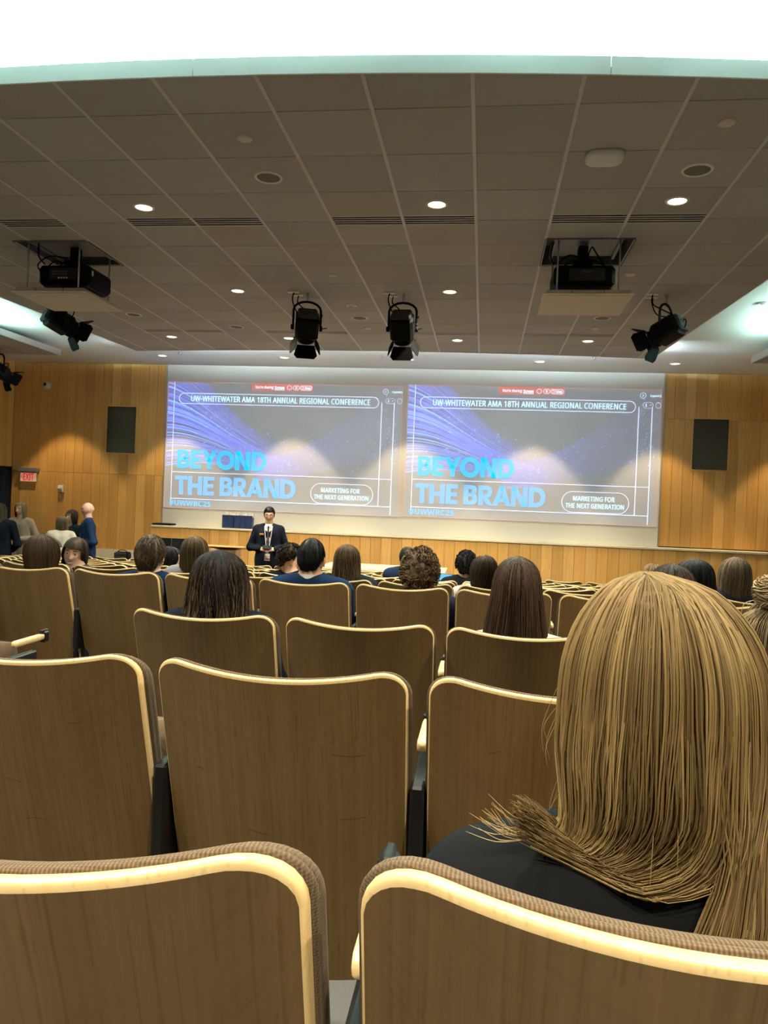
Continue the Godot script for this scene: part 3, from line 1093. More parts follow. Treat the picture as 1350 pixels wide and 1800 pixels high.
func slide_image(w: int, h: int) -> ImageTexture:
	var buf := PackedFloat32Array()
	buf.resize(w * h)
	var buf2 := PackedFloat32Array()
	buf2.resize(w * h)
	var r := RandomNumberGenerator.new()
	r.seed = 77
	var line := func(p0: Vector2, p1: Vector2, p2: Vector2, p3: Vector2, amp: float, wid: float, fade: float):
		var n := int(w * 1.3)
		for i in n:
			var t := float(i) / n
			var p := p0.bezier_interpolate(p1, p2, p3, t)
			var a := amp * pow(1.0 - t, fade)
			var px := int(p.x * w)
			if px < 0 or px >= w: continue
			var cy := p.y * h
			var ww := wid * (1.0 - 0.5 * t)
			for dy in range(int(-ww * 2), int(ww * 2) + 1):
				var yy := int(cy) + dy
				if yy < 0 or yy >= h: continue
				var d := (yy + 0.5 - cy) / ww
				buf[yy * w + px] += a * exp(-d * d) * 0.8
	# broad silky bands falling from the upper left corner
	for i in 60:
		var f := i / 59.0
		var y0 := lerpf(-0.25, 0.66, pow(f, 0.85)) + r.randf_range(-0.015, 0.015)
		var wide := (r.randf_range(4.0, 9.0) if i % 4 == 0 else r.randf_range(1.0, 2.2)) if f < 0.62 else r.randf_range(0.9, 1.6)
		var amp := (r.randf_range(0.10, 0.26) if wide > 2.5 else r.randf_range(0.25, 0.8)) * (1.0 if f > 0.2 else 0.5)
		line.call(Vector2(-0.02, y0), Vector2(0.18, lerpf(y0, 0.30, 0.25)), Vector2(0.30, lerpf(0.50, 0.66, f)), Vector2(0.62, lerpf(0.52, 0.80, f) + r.randf_range(-0.02, 0.02)), amp, wide, 0.9)
	# fine beads rising to the right
	for i in 14:
		var f := i / 13.0
		line.call(Vector2(0.40, 0.56 + 0.2 * f), Vector2(0.6, 0.62 + 0.12 * f), Vector2(0.75, lerpf(0.25, 0.6, f)), Vector2(1.02, lerpf(0.02, 0.5, f)), 0.22, 1.3, 0.25)
	for i in 260:
		var t := pow(r.randf(), 0.7)
		var f := r.randf()
		var p := Vector2(0.02, -0.05 + 0.6 * f).bezier_interpolate(Vector2(0.3, 0.2 + 0.4 * f), Vector2(0.55, 0.85), Vector2(1.0, lerpf(0.05, 0.6, r.randf())), t)
		var px := int((p.x + r.randf_range(-0.03, 0.03)) * w)
		var py := int((p.y + r.randf_range(-0.06, 0.06)) * h)
		var s := r.randf_range(0.7, 1.9)
		for dy in range(-4, 5):
			for dx in range(-4, 5):
				var X := px + dx
				var Y := py + dy
				if X < 0 or Y < 0 or X >= w or Y >= h: continue
				buf2[Y * w + X] += 0.95 * exp(-(dx * dx + dy * dy) / (s * s))
	var img := Image.create(w, h, false, Image.FORMAT_RGB8)
	for y in h:
		for x in w:
			var v := minf(buf[y * w + x], 1.1)
			var d := minf(buf2[y * w + x], 1.0)
			img.set_pixel(x, y, Color(0.16 * v * v + 0.30 * d, 0.26 * v * v + 0.06 * v + 0.36 * d, minf(0.95 * pow(v, 0.7) + 0.7 * d, 1.0)) + Color(0.27, 0.30, 0.35))
	return ImageTexture.create_from_image(img)

func flat_bar(st: SurfaceTool, a: Vector2, b: Vector2, w: float, z: float) -> void:
	var d := (b - a).normalized()
	var n := Vector2(-d.y, d.x) * w * 0.5
	quad(st, Vector3(a.x - n.x, a.y - n.y, z), Vector3(b.x - n.x, b.y - n.y, z), Vector3(b.x + n.x, b.y + n.y, z), Vector3(a.x + n.x, a.y + n.y, z))

func pill(st: SurfaceTool, x0: float, x1: float, y0: float, y1: float, w: float, z: float, rr := -1.0) -> void:
	var r := (y1 - y0) / 2 if rr < 0 else rr
	var pts := []
	for c in [[x1 - r, y1 - r, 0.0], [x0 + r, y1 - r, PI / 2], [x0 + r, y0 + r, PI], [x1 - r, y0 + r, PI * 1.5]]:
		for i in 9:
			var a: float = c[2] + PI / 2 * i / 8
			pts.append(Vector2(c[0] + cos(a) * r, c[1] + sin(a) * r))
	for i in pts.size(): flat_bar(st, pts[i], pts[(i + 1) % pts.size()], w, z)

func slides() -> void:
	glow("slide_line", Color(0.80, 0.86, 1.0), SLIDE * 0.9)
	glow("slide_text", Color(0.72, 0.93, 1.0), SLIDE * 1.3)
	glow("slide_cyan", lin(0.0, 0.46, 0.80), SLIDE, Color(0.5, 0.6, 0.7))
	glow("slide_pale", lin(0.10, 0.40, 0.80), SLIDE, Color(0.6, 0.65, 0.7))
	glow("slide_tag", lin(0.10, 0.46, 0.80), SLIDE * 1.1, Color(0.6, 0.65, 0.7))
	glow("slide_border", Color(1.0, 0.55, 0.5), SLIDE * 0.28)
	glow("slide_bar", lin(0.36, 0.06, 0.045), SLIDE, Color(0.8, 0.7, 0.7))
	var pic := slide_image(720, 384)
	var m := StandardMaterial3D.new()
	m.albedo_color = Color(0.80, 0.80, 0.80)
	m.roughness = 0.85
	m.emission_enabled = true
	m.emission = Color.BLACK
	m.emission_texture = pic
	m.emission_energy_multiplier = SLIDE * 1.0
	M.slide_picture = m
	var plain := font_of(400)
	var semi := font_of(700)
	for s in 2:
		var x0: float = [-6.345, -1.508][s]
		var y0: float = [1.735, 1.757][s]
		var W: float = [4.74, 4.706][s]
		var H: float = [2.525, 2.535][s]
		var o := thing("projected_screen_picture", Vector3(x0, y0, WALL_Z + 0.022), ["projected conference title slide beside the exit sign's side of the screen", "projected conference title slide on the screen half away from the lectern"][s], "slide", "twin projected slides")
		var st := tool()
		var zz := 0.004
		var A := [[Vector3(0, 0, zz), Vector2(0, 1)], [Vector3(W, 0, zz), Vector2(1, 1)], [Vector3(W, H, zz), Vector2(1, 0)], [Vector3(0, H, zz), Vector2(0, 0)]]
		for k in [0, 2, 1, 0, 3, 2]:
			st.set_uv(A[k][1])
			st.add_vertex(A[k][0])
		part(o, "picture_screen", st, m)
		var X := func(u): return u * W
		var Y := func(v): return (1.0 - v) * H
		# thin lines of the layout
		st = tool()
		var z := 0.009
		flat_bar(st, Vector2(X.call(0.03), Y.call(0.0)), Vector2(X.call(0.03), Y.call(0.985)), 0.012, z)
		flat_bar(st, Vector2(X.call(0.915), Y.call(0.13)), Vector2(X.call(0.915), Y.call(0.925)), 0.016, z)
		flat_bar(st, Vector2(X.call(0.966), Y.call(0.13)), Vector2(X.call(0.966), Y.call(0.99)), 0.016, z)
		flat_bar(st, Vector2(X.call(0.03), Y.call(0.715)), Vector2(X.call(0.966), Y.call(0.715)), 0.014, z)
		flat_bar(st, Vector2(X.call(0.03), Y.call(0.925)), Vector2(X.call(0.966), Y.call(0.925)), 0.014, z)
		pill(st, X.call(0.052), X.call(0.902), Y.call(0.172), Y.call(0.09), 0.013, z)
		pill(st, X.call(0.633), X.call(0.892), Y.call(0.918), Y.call(0.765), 0.013, z)
		pill(st, X.call(0.918), X.call(0.940), Y.call(0.066), Y.call(0.025), 0.008, z)
		pill(st, X.call(0.930), X.call(0.969), Y.call(0.137), Y.call(0.095), 0.005, z)
		pill(st, X.call(0.978), X.call(0.998), Y.call(0.137), Y.call(0.095), 0.005, z)
		flat_bar(st, Vector2(X.call(0.9265), Y.call(0.037)), Vector2(X.call(0.931), Y.call(0.0455)), 0.010, z)
		flat_bar(st, Vector2(X.call(0.931), Y.call(0.0455)), Vector2(X.call(0.9265), Y.call(0.054)), 0.010, z)
		flat_bar(st, Vector2(X.call(0.942), Y.call(0.127)), Vector2(X.call(0.942), Y.call(0.105)), 0.02, z)
		flat_bar(st, Vector2(X.call(0.956), Y.call(0.115)), Vector2(X.call(0.961), Y.call(0.115)), 0.012, z)
		part(o, "slide_lines", st, M.slide_line)
		st = tool()
		pill(st, 0.006, W - 0.006, 0.006, H - 0.006, 0.016, z, 0.01)
		part(o, "slide_border", st, M.slide_border)
		# sharing toolbar
		st = tool()
		quad(st, Vector3(X.call(0.366), Y.call(0.058), z), Vector3(X.call(0.627), Y.call(0.058), z), Vector3(X.call(0.627), H, z), Vector3(X.call(0.366), H, z))
		part(o, "toolbar", st, M.slide_bar)
		st = tool()
		pill(st, X.call(0.517), X.call(0.536), Y.call(0.047), Y.call(0.014), 0.006, z + 0.003)
		pill(st, X.call(0.543), X.call(0.568), Y.call(0.047), Y.call(0.014), 0.006, z + 0.003)
		pill(st, X.call(0.572), X.call(0.622), Y.call(0.047), Y.call(0.014), 0.006, z + 0.003)
		pill(st, X.call(0.579), X.call(0.587), Y.call(0.039), Y.call(0.022), 0.006, z + 0.003, 0.008)
		flat_bar(st, Vector2(X.call(0.553), Y.call(0.04)), Vector2(X.call(0.553), Y.call(0.021)), 0.009, z + 0.003)
		flat_bar(st, Vector2(X.call(0.558), Y.call(0.04)), Vector2(X.call(0.558), Y.call(0.021)), 0.009, z + 0.003)
		flat_bar(st, Vector2(X.call(0.464), Y.call(0.050)), Vector2(X.call(0.505), Y.call(0.050)), 0.006, z + 0.003)
		part(o, "toolbar_icons", st, M.slide_text)
		letters(o, "You're sharing", plain, X.call(0.381), Y.call(0.047), X.call(0.077), 0.072, z + 0.003, M.slide_text)
		letters(o, "Screen", semi, X.call(0.465), Y.call(0.045), X.call(0.039), 0.062, z + 0.003, M.slide_text)
		letters(o, "Stop", semi, X.call(0.592), Y.call(0.047), X.call(0.024), 0.066, z + 0.003, M.slide_text)
		letters(o, "Expand p", plain, X.call(0.957), Y.call(0.058), X.call(0.041), 0.05, z, M.slide_text)
		letters(o, "UW-WHITEWATER AMA 18TH ANNUAL REGIONAL CONFERENCE", plain, X.call(0.104), Y.call(0.152), X.call(0.762), 0.108, z, M.slide_text)
		heavy_text(o, "BEYOND", X.call(0.052), Y.call(0.685), X.call(0.388), 0.375, z, M.slide_cyan)
		heavy_text(o, "THE BRAND", X.call(0.046), Y.call(0.893), X.call(0.522), 0.375, z, M.slide_pale)
		letters(o, "#UWWRC25", semi, X.call(0.024), Y.call(0.982), X.call(0.182), 0.108, z, M.slide_tag)
		letters(o, "MARKETING FOR", plain, X.call(0.677), Y.call(0.832), X.call(0.160), 0.085, z, M.slide_text)
		letters(o, "THE NEXT GENERATION", plain, X.call(0.648), Y.call(0.885), X.call(0.226), 0.085, z, M.slide_text)

# ------------------------------------------------------------------ things on the ceiling
# slot grilles replace a strip of tile: x0, x1, z0, z1
const SLOTS := [[-4.43, -3.83, -6.535, -6.345], [-3.196, -2.61, -6.535, -6.345], [-2.584, -1.99, -6.535, -6.345], [-1.362, -0.778, -6.535, -6.345], [-0.75, -0.165, -6.535, -6.345], [0.472, 1.056, -6.535, -6.345], [1.084, 1.667, -6.535, -6.345],
	[-5.03, -4.45, -10.78, -10.62], [-4.42, -3.84, -10.78, -10.62], [-3.196, -2.61, -10.78, -10.62], [-2.584, -2.0, -10.78, -10.62], [-1.362, -0.778, -10.78, -10.62], [-0.75, -0.165, -10.78, -10.62], [0.472, 1.056, -10.78, -10.62], [1.084, 1.667, -10.78, -10.62]]

func disc(at: Vector3, r: float, h: float, m: Material, called: String, label: String, cat: String, grp := "") -> Node3D:
	var o := thing(called, at, label, cat, grp)
	var st := smooth_tool()
	lathe(st, [Vector2(0, -h), Vector2(r * 0.7, -h), Vector2(r * 0.92, -h * 0.8), Vector2(r, -h * 0.3), Vector2(r, 0.003)], 24)
	part(o, "cover", st, m)
	return o

func ceiling_things() -> void:
	var y := CLOUD_Y
	for s in SLOTS:
		var near: bool = s[2] > -8.0
		var o := thing("slot_diffuser", Vector3((s[0] + s[1]) / 2, y, (s[2] + s[3]) / 2), "linear slot air diffuser between the ceiling tiles " + ("beside the first downlight row" if near else "near the soffit end"), "air vent", "slot diffusers " + ("of the first air line" if near else "of the soffit air line"))
		var w: float = s[1] - s[0]
		var d: float = s[3] - s[2]
		var st := tool()
		# open-bottomed sheet metal plenum above the blades
		bx(st, Vector3(0, 0.148, 0), Vector3(w, 0.004, d))
		for e in [-1, 1]:
			bx(st, Vector3(0, 0.077, e * (d / 2 + 0.001)), Vector3(w, 0.146, 0.003))
			bx(st, Vector3(e * (w / 2 + 0.001), 0.077, 0), Vector3(0.003, 0.146, d))
		part(o, "plenum", st, M.shaft_metal)
		var n := 5
		for i in n:
			st = tool()
			bx(st, Vector3(0, 0.0015, -d / 2 + d * i / (n - 1.0)), Vector3(w, 0.004, 0.015), 0.001)
			part(o, "blade", st, M.grid)
	for q in [[-1.68, -5.56], [1.378, -5.545], [-3.53, -10.42], [-1.684, -9.83], [1.372, -9.73], [-4.738, -9.76]]:
		var o := thing("ceiling_speaker", Vector3(q[0], y, q[1]), "round ceiling speaker with grey grille and white rim", "speaker", "round speakers in the tile cloud")
		var st := smooth_tool()
		lathe(st, [Vector2(0.087, -0.002), Vector2(0.09, -0.007), Vector2(0.102, -0.007), Vector2(0.107, 0.002)], 30)
		part(o, "rim", st, M.white_plastic)
		st = smooth_tool()
		lathe(st, [Vector2(0, -0.005), Vector2(0.05, -0.0045), Vector2(0.088, -0.002)], 30)
		part(o, "grille", st, M.grille_grey)
	for q in [[-1.67, -4.95], [1.373, -4.88], [-1.675, -7.97], [1.372, -7.935], [-1.673, -10.41], [1.361, -10.28]]:
		disc(Vector3(q[0], y, q[1]), 0.052, 0.012, M.panel_board, "sprinkler_cover", "small plain round sprinkler cover plate on the tiles", "cover plate", "sprinkler covers in the tile cloud")
	var sd := disc(Vector3(-1.677, y, -9.19), 0.065, 0.02, M.white_plastic, "smoke_detector", "white smoke detector with a raised centre on the tiles", "smoke detector")
	var st := smooth_tool()
	lathe(st, [Vector2(0, -0.045), Vector2(0.025, -0.043), Vector2(0.032, -0.02)], 20)
	part(sd, "sensor_head", st, M.panel_board)
	# wireless access point
	var ap := thing("wireless_access_point", Vector3(0.715, y, -5.29), "white rounded wireless access point with a tiny blue light", "router")
	st = smooth_tool()
	var n := 32
	var ring := func(s: float, yy: float):
		var out := []
		for i in n:
			var a := TAU * i / n
			var c := cos(a)
			var sn := sin(a)
			out.append(Vector3(signf(c) * pow(absf(c), 0.55) * 0.128 * s, yy, signf(sn) * pow(absf(sn), 0.55) * 0.105 * s))
		return out
	var rs := [ring.call(0.9, 0.0), ring.call(1.0, -0.014), ring.call(0.97, -0.03), ring.call(0.85, -0.042), ring.call(0.5, -0.048), ring.call(0.01, -0.049)]
	for j in rs.size() - 1:
		for i in n:
			quad(st, rs[j][i], rs[j + 1][i], rs[j + 1][(i + 1) % n], rs[j][(i + 1) % n])
	part(ap, "housing", st, M.white_plastic)
	st = smooth_tool()
	ball(st, Vector3(-0.055, -0.043, 0.02), Vector3(0.006, 0.004, 0.006), 10)
	part(ap, "status_light", st, M.led_blue)
	for q in [[-1.86, -13.38], [1.76, -13.25], [-5.58, -13.4]]:
		var o := thing("fire_sprinkler", Vector3(q[0], CEIL_Y, q[1]), "small metal fire sprinkler head on the white soffit", "sprinkler", "sprinkler heads on the soffit")
		st = smooth_tool()
		lathe(st, [Vector2(0.0, -0.05), Vector2(0.028, -0.048), Vector2(0.03, -0.044), Vector2(0.008, -0.04), Vector2(0.01, -0.012), Vector2(0.035, -0.008), Vector2(0.04, 0.0)], 16)
		part(o, "sprinkler", st, M.silver)
	projector_lift(HOLE_R, true)
	projector_lift(HOLE_L, false)
	stage_light(Vector3(-2.10, y, -8.68), 0.30, -0.80, "black stage light with barn doors hanging near the lectern's side of the tiles", 0.0)
	stage_light(Vector3(-0.99, y, -8.70), 0.0, -0.80, "black stage light with barn doors pointing straight at the screen middle", 0.0)
	stage_light(Vector3(-5.05, y, -8.55), -0.75, -0.42, "black stage light hanging under the projector lift on the exit sign side", 0.0)
	stage_light(Vector3(1.90, y, -8.70), 0.95, -0.45, "black stage light turned sideways beside the white ceiling trough", 0.0)
	stage_light(Vector3(-8.30, y, -12.2), -0.6, -0.5, "black stage light on the ceiling panel above the doorway curtain", 0.0)

func projector_lift(h: Array, rear_view: bool) -> void:
	var y := CLOUD_Y
	var cx: float = (h[0] + h[1]) / 2
	var cz: float = (h[2] + h[3]) / 2
	var w: float = h[1] - h[0]
	var d: float = h[3] - h[2]
	var side := "away from the exit sign" if rear_view else "on the exit sign side"
	var o := thing("projector_lift", Vector3(cx, y, cz), "open ceiling projector lift with lowered board panel " + side, "projector lift")
	var st := tool()
	for q in [[Vector3(-w / 2 - 0.004, 0.09, 0), Vector3(0.012, 0.20, d)], [Vector3(w / 2 + 0.004, 0.09, 0), Vector3(0.012, 0.20, d)], [Vector3(0, 0.09, -d / 2 - 0.004), Vector3(w, 0.20, 0.012)], [Vector3(0, 0.09, d / 2 + 0.004), Vector3(w, 0.20, 0.012)]]:
		bx(st, q[0], q[1])
	part(o, "shaft_wall", st, M.shaft_metal)
	st = tool()
	for q in [[Vector3(-w / 2, -0.002, 0), Vector3(0.02, 0.012, d + 0.02)], [Vector3(w / 2, -0.002, 0), Vector3(0.02, 0.012, d + 0.02)], [Vector3(0, -0.002, -d / 2), Vector3(w, 0.012, 0.02)], [Vector3(0, -0.002, d / 2), Vector3(w, 0.012, 0.02)]]:
		bx(st, q[0], q[1], 0.002)
	part(o, "opening_trim", st, M.grid)
	# lift carriage plate inside the shaft
	st = tool()
	bx(st, Vector3(0, 0.06, 0.02), Vector3(w * 0.72, 0.02, d * 0.75), 0.003)
	bx(st, Vector3(-w * 0.38, 0.08, 0), Vector3(0.03, 0.10, d * 0.8), 0.003)
	bx(st, Vector3(w * 0.38, 0.08, 0), Vector3(0.03, 0.10, d * 0.8), 0.003)
	part(o, "carriage_plate", st, M.mid_grey)
	# board lowered below the ceiling
	var py := -0.475
	st = tool()
	bx(st, Vector3(0, py - 0.008, 0), Vector3(w + 0.02, 0.006, d + 0.02), 0.001)
	part(o, "panel_flange", st, M.panel_board)
	st = tool()
	bx(st, Vector3(0, py + 0.013, 0), Vector3(w - 0.05, 0.036, d - 0.04), 0.002)
	part(o, "panel_board", st, M.panel_board)
	st = tool()
	bx(st, Vector3(0, py - 0.0135, 0), Vector3(w - 0.075, 0.006, d - 0.075), 0.001)
	part(o, "panel_face", st, M.panel_board)
	st = tool()
	for sx in [-1, 1]: bx(st, Vector3(sx * 0.14, py + 0.013, d / 2 - 0.018), Vector3(0.004, 0.034, 0.004))
	part(o, "panel_joint", st, M.dark_grey)
	for sx in [-1, 1]:
		for sz in [-1, 1]:
			st = smooth_tool()
			var p := Vector3(sx * w * 0.35, py + 0.03, sz * d * 0.40)
			tube(st, [p, Vector3(p.x, 0.06, p.z)], 0.008, 8)
			part(o, "rod", st, M.silver)
	# projector
	var pr := thing("projector", Vector3(cx - (0.02 if rear_view else -0.06), y - 0.40, cz), ("black projector in the lift away from the exit sign, its rear grille lettered" if rear_view else "black projector in the exit side lift with a panel of ports and cables"), "projector")
	var PW := 0.54
	var PD := 0.46
	st = tool()
	bx(st, Vector3(0, 0.125, -0.01), Vector3(PW, 0.19, PD), 0.03)
	part(pr, "body", st, M.black_paint)
	st = tool()
	bx(st, Vector3(0, 0.0275, -0.01), Vector3(PW - 0.07, 0.03, PD - 0.06), 0.012)
	part(pr, "base_tray", st, M.dark_grey)
	st = tool()
	bx(st, Vector3(0.02, 0.13, PD / 2 - 0.005), Vector3(0.32, 0.11, 0.012), 0.003)
	var pp := part(pr, "rear_panel", st, M.dark_grey)
	if rear_view:
		letters(pp, "EPSON", font_of(700), -0.03, 0.145, 0.085, 0.018, PD / 2 + 0.003, M.mid_grey)
	else:
		for i in 4:
			st = tool()
			bx(st, Vector3(-0.04 + i * 0.028, 0.088, PD / 2 + 0.004), Vector3(0.016, 0.012, 0.008), 0.001)
			part(pp, "port", st, M.white_plastic)
		for i in 12:
			st = tool()
			bx(st, Vector3(-0.10 + (i % 6) * 0.026, 0.125 + 0.024 * (i / 6), PD / 2 + 0.003), Vector3(0.014, 0.010, 0.006), 0.001)
			part(pp, "port", st, M.mid_grey)
		st = tool()
		bx(st, Vector3(PW / 2 + 0.001, 0.15, PD / 2 - 0.07), Vector3(0.003, 0.05, 0.03))
		part(pr, "label_plate", st, M.white_plastic)
	st = smooth_tool()
	lathe(st, [Vector2(0.06, 0), Vector2(0.062, 0.02), Vector2(0.056, 0.05), Vector2(0.05, 0.052), Vector2(0.0, 0.045)], 24, Transform3D(Basis(Vector3.RIGHT, -PI / 2), Vector3(0.08, 0.13, -PD / 2 - 0.005)))
	part(pr, "lens", st, M.lens_glass)
	st = tool()
	bx(st, Vector3(0, 0.26, 0.0), Vector3(0.17, 0.10, 0.16), 0.015)
	bx(st, Vector3(0, 0.36, 0.0), Vector3(0.09, 0.18, 0.09), 0.01)
	part(pr, "ceiling_mount", st, M.black_paint)
	for c in [[Vector3(-0.2, 0.12, 0.24), Vector3(-0.24, 0.2, 0.27), Vector3(-0.15, 0.30, 0.22), Vector3(-0.03, 0.32, 0.1)], [Vector3(-0.05, 0.22, 0.2), Vector3(0.04, 0.27, 0.2), Vector3(0.14, 0.25, 0.16), Vector3(0.2, 0.22, 0.12)], [Vector3(-0.27, 0.26, 0.1), Vector3(-0.3, 0.32, 0.16), Vector3(-0.28, 0.44, 0.2)], [Vector3(-0.18, 0.22, 0.18), Vector3(-0.1, 0.26, 0.2), Vector3(-0.02, 0.25, 0.17), Vector3(0.05, 0.31, 0.1)], [Vector3(0.03, 0.30, 0.08), Vector3(0.06, 0.40, 0.14), Vector3(0.1, 0.33, 0.18), Vector3(0.18, 0.23, 0.15)]]:
		st = smooth_tool()
		tube(st, curve(c, 16), 0.0065, 6)
		part(pr, "cable", st, M.black_soft)

func stage_light(at: Vector3, yaw: float, pitch: float, label: String, _x: float) -> void:
	var o := thing("stage_light", at, label, "stage light", "black stage lights with barn doors")
	# socket plates on the tiles
	for i in 2:
		var st := tool()
		bx(st, Vector3(-0.16 + 0.02 * i, -0.004, 0.05 - i * 0.13), Vector3(0.13, 0.008, 0.06), 0.002)
		part(o, "socket_plate", st, M.white_plastic)
	var st := smooth_tool()
	tube(st, [Vector3(0, 0, 0), Vector3(0, -0.09, 0)], 0.014, 10)
	part(o, "hanging_bolt", st, M.silver)
	# yoke: arch of steel bar
	var head := Basis(Vector3.UP, yaw)
	var pivot := Vector3(0, -0.40, 0)
	var W := 0.158
	var pts := []
	pts.append(pivot + head * Vector3(-W, -0.03, 0))
	pts.append(pivot + head * Vector3(-W, 0.18, 0))
	for i in 9:
		var a := PI - PI * i / 8
		pts.append(pivot + head * Vector3(cos(a) * W, 0.20 + sin(a) * 0.10, 0))
	pts.append(pivot + head * Vector3(W, 0.18, 0))
	pts.append(pivot + head * Vector3(W, -0.03, 0))
	st = smooth_tool()
	tube(st, pts, 0.014, 8)
	part(o, "yoke", st, M.black_paint)
	for s in [-1, 1]:
		st = smooth_tool()
		var B := head * Basis(Vector3.FORWARD, PI / 2)
		lathe(st, [Vector2(0, -0.02), Vector2(0.028, -0.018), Vector2(0.03, 0.012), Vector2(0, 0.014)], 14, Transform3D(B, pivot + head * Vector3(s * (W + 0.008), 0, 0)))
		part(o, "tilt_knob", st, M.black_soft)
	st = smooth_tool()
	tube(st, [pivot + head * Vector3(W + 0.02, 0, 0), pivot + head * Vector3(W + 0.075, 0.015, 0.0)], 0.006, 6)
	part(o, "tilt_handle", st, M.black_soft)
	# lamp housing along local -z, pitched down
	var B := head * Basis(Vector3.RIGHT, pitch)
	var S := func(q: Vector3): return pivot + B * q
	st = tool()
	bx(st, S.call(Vector3(0, 0, 0.03)), Vector3(0.265, 0.22, 0.29), 0.032, B)
	var body := part(o, "housing", st, M.black_paint)
	st = tool()
	bx(st, S.call(Vector3(0, 0.0, 0.185)), Vector3(0.225, 0.185, 0.05), 0.02, B)
	part(body, "rear_cover", st, M.dark_grey)
	for i in 6:
		st = tool()
		bx(st, S.call(Vector3(0, 0.114, -0.06 + i * 0.035)), Vector3(0.17, 0.014, 0.010), 0.002, B)
		part(body, "cooling_fin", st, M.dark_grey)
	for i in 4:
		st = tool()
		bx(st, S.call(Vector3(-0.045 + i * 0.03, 0.02, 0.213)), Vector3(0.012, 0.012, 0.008), 0.002, B)
		part(body, "socket", st, M.mid_grey)
	st = smooth_tool()
	lathe(st, [Vector2(0.0, 0.01), Vector2(0.06, 0.02), Vector2(0.095, 0.0), Vector2(0.105, 0.0), Vector2(0.105, 0.06), Vector2(0.09, 0.07)], 24, Transform3D(B * Basis(Vector3.RIGHT, -PI / 2), S.call(Vector3(0, 0, -0.10))))
	part(o, "lens_ring", st, M.black_paint)
	# four barn doors hinged on the ring
	for k in 4:
		var R := B * Basis(Vector3.FORWARD, PI / 2 * k)
		var f := deg_to_rad(38.0 if k % 2 == 0 else 28.0)
		var D := R * Basis(Vector3.RIGHT, f)
		var hinge: Vector3 = S.call(Vector3.ZERO) + R * Vector3(0, 0.105, -0.165)
		st = tool()
		var wn := 0.10
		var wf := 0.135 if k % 2 == 0 else 0.115
		var ln := 0.155
		var t := 0.003
		var p := [Vector3(-wn, 0, 0), Vector3(wn, 0, 0), Vector3(wf, 0, -ln * 0.75), Vector3(wf * 0.75, 0, -ln), Vector3(-wf * 0.75, 0, -ln), Vector3(-wf, 0, -ln * 0.75)]
		var up := []
		var dn := []
		for q in p:
			up.append(hinge + D * (q + Vector3(0, t, 0)))
			dn.append(hinge + D * (q - Vector3(0, t, 0)))
		for i in range(1, 5):
			tri(st, up[0], up[i], up[i + 1])
			tri(st, dn[0], dn[i + 1], dn[i])
		for i in 6: quad(st, up[i], dn[i], dn[(i + 1) % 6], up[(i + 1) % 6])
		part(o, "barn_door", st, M.black_soft)
	# power cables looping up to the ceiling
	for c in [[S.call(Vector3(-0.05, 0.05, 0.2)), pivot + Vector3(-0.10, 0.16, 0.09), Vector3(-0.165, -0.10, 0.06), Vector3(-0.155, -0.005, 0.05)], [S.call(Vector3(-0.02, 0.05, 0.2)), pivot + Vector3(-0.05, 0.22, 0.08), Vector3(-0.13, -0.09, -0.04), Vector3(-0.13, -0.005, -0.08)], [S.call(Vector3(0.06, 0.02, 0.2)), pivot + Vector3(0.17, 0.02, 0.14), pivot + Vector3(0.19, 0.13, 0.06), pivot + head * Vector3(W, 0.12, 0)]]:
		st = smooth_tool()
		tube(st, curve(c, 14), 0.007, 6)
		part(o, "cable", st, M.black_soft)

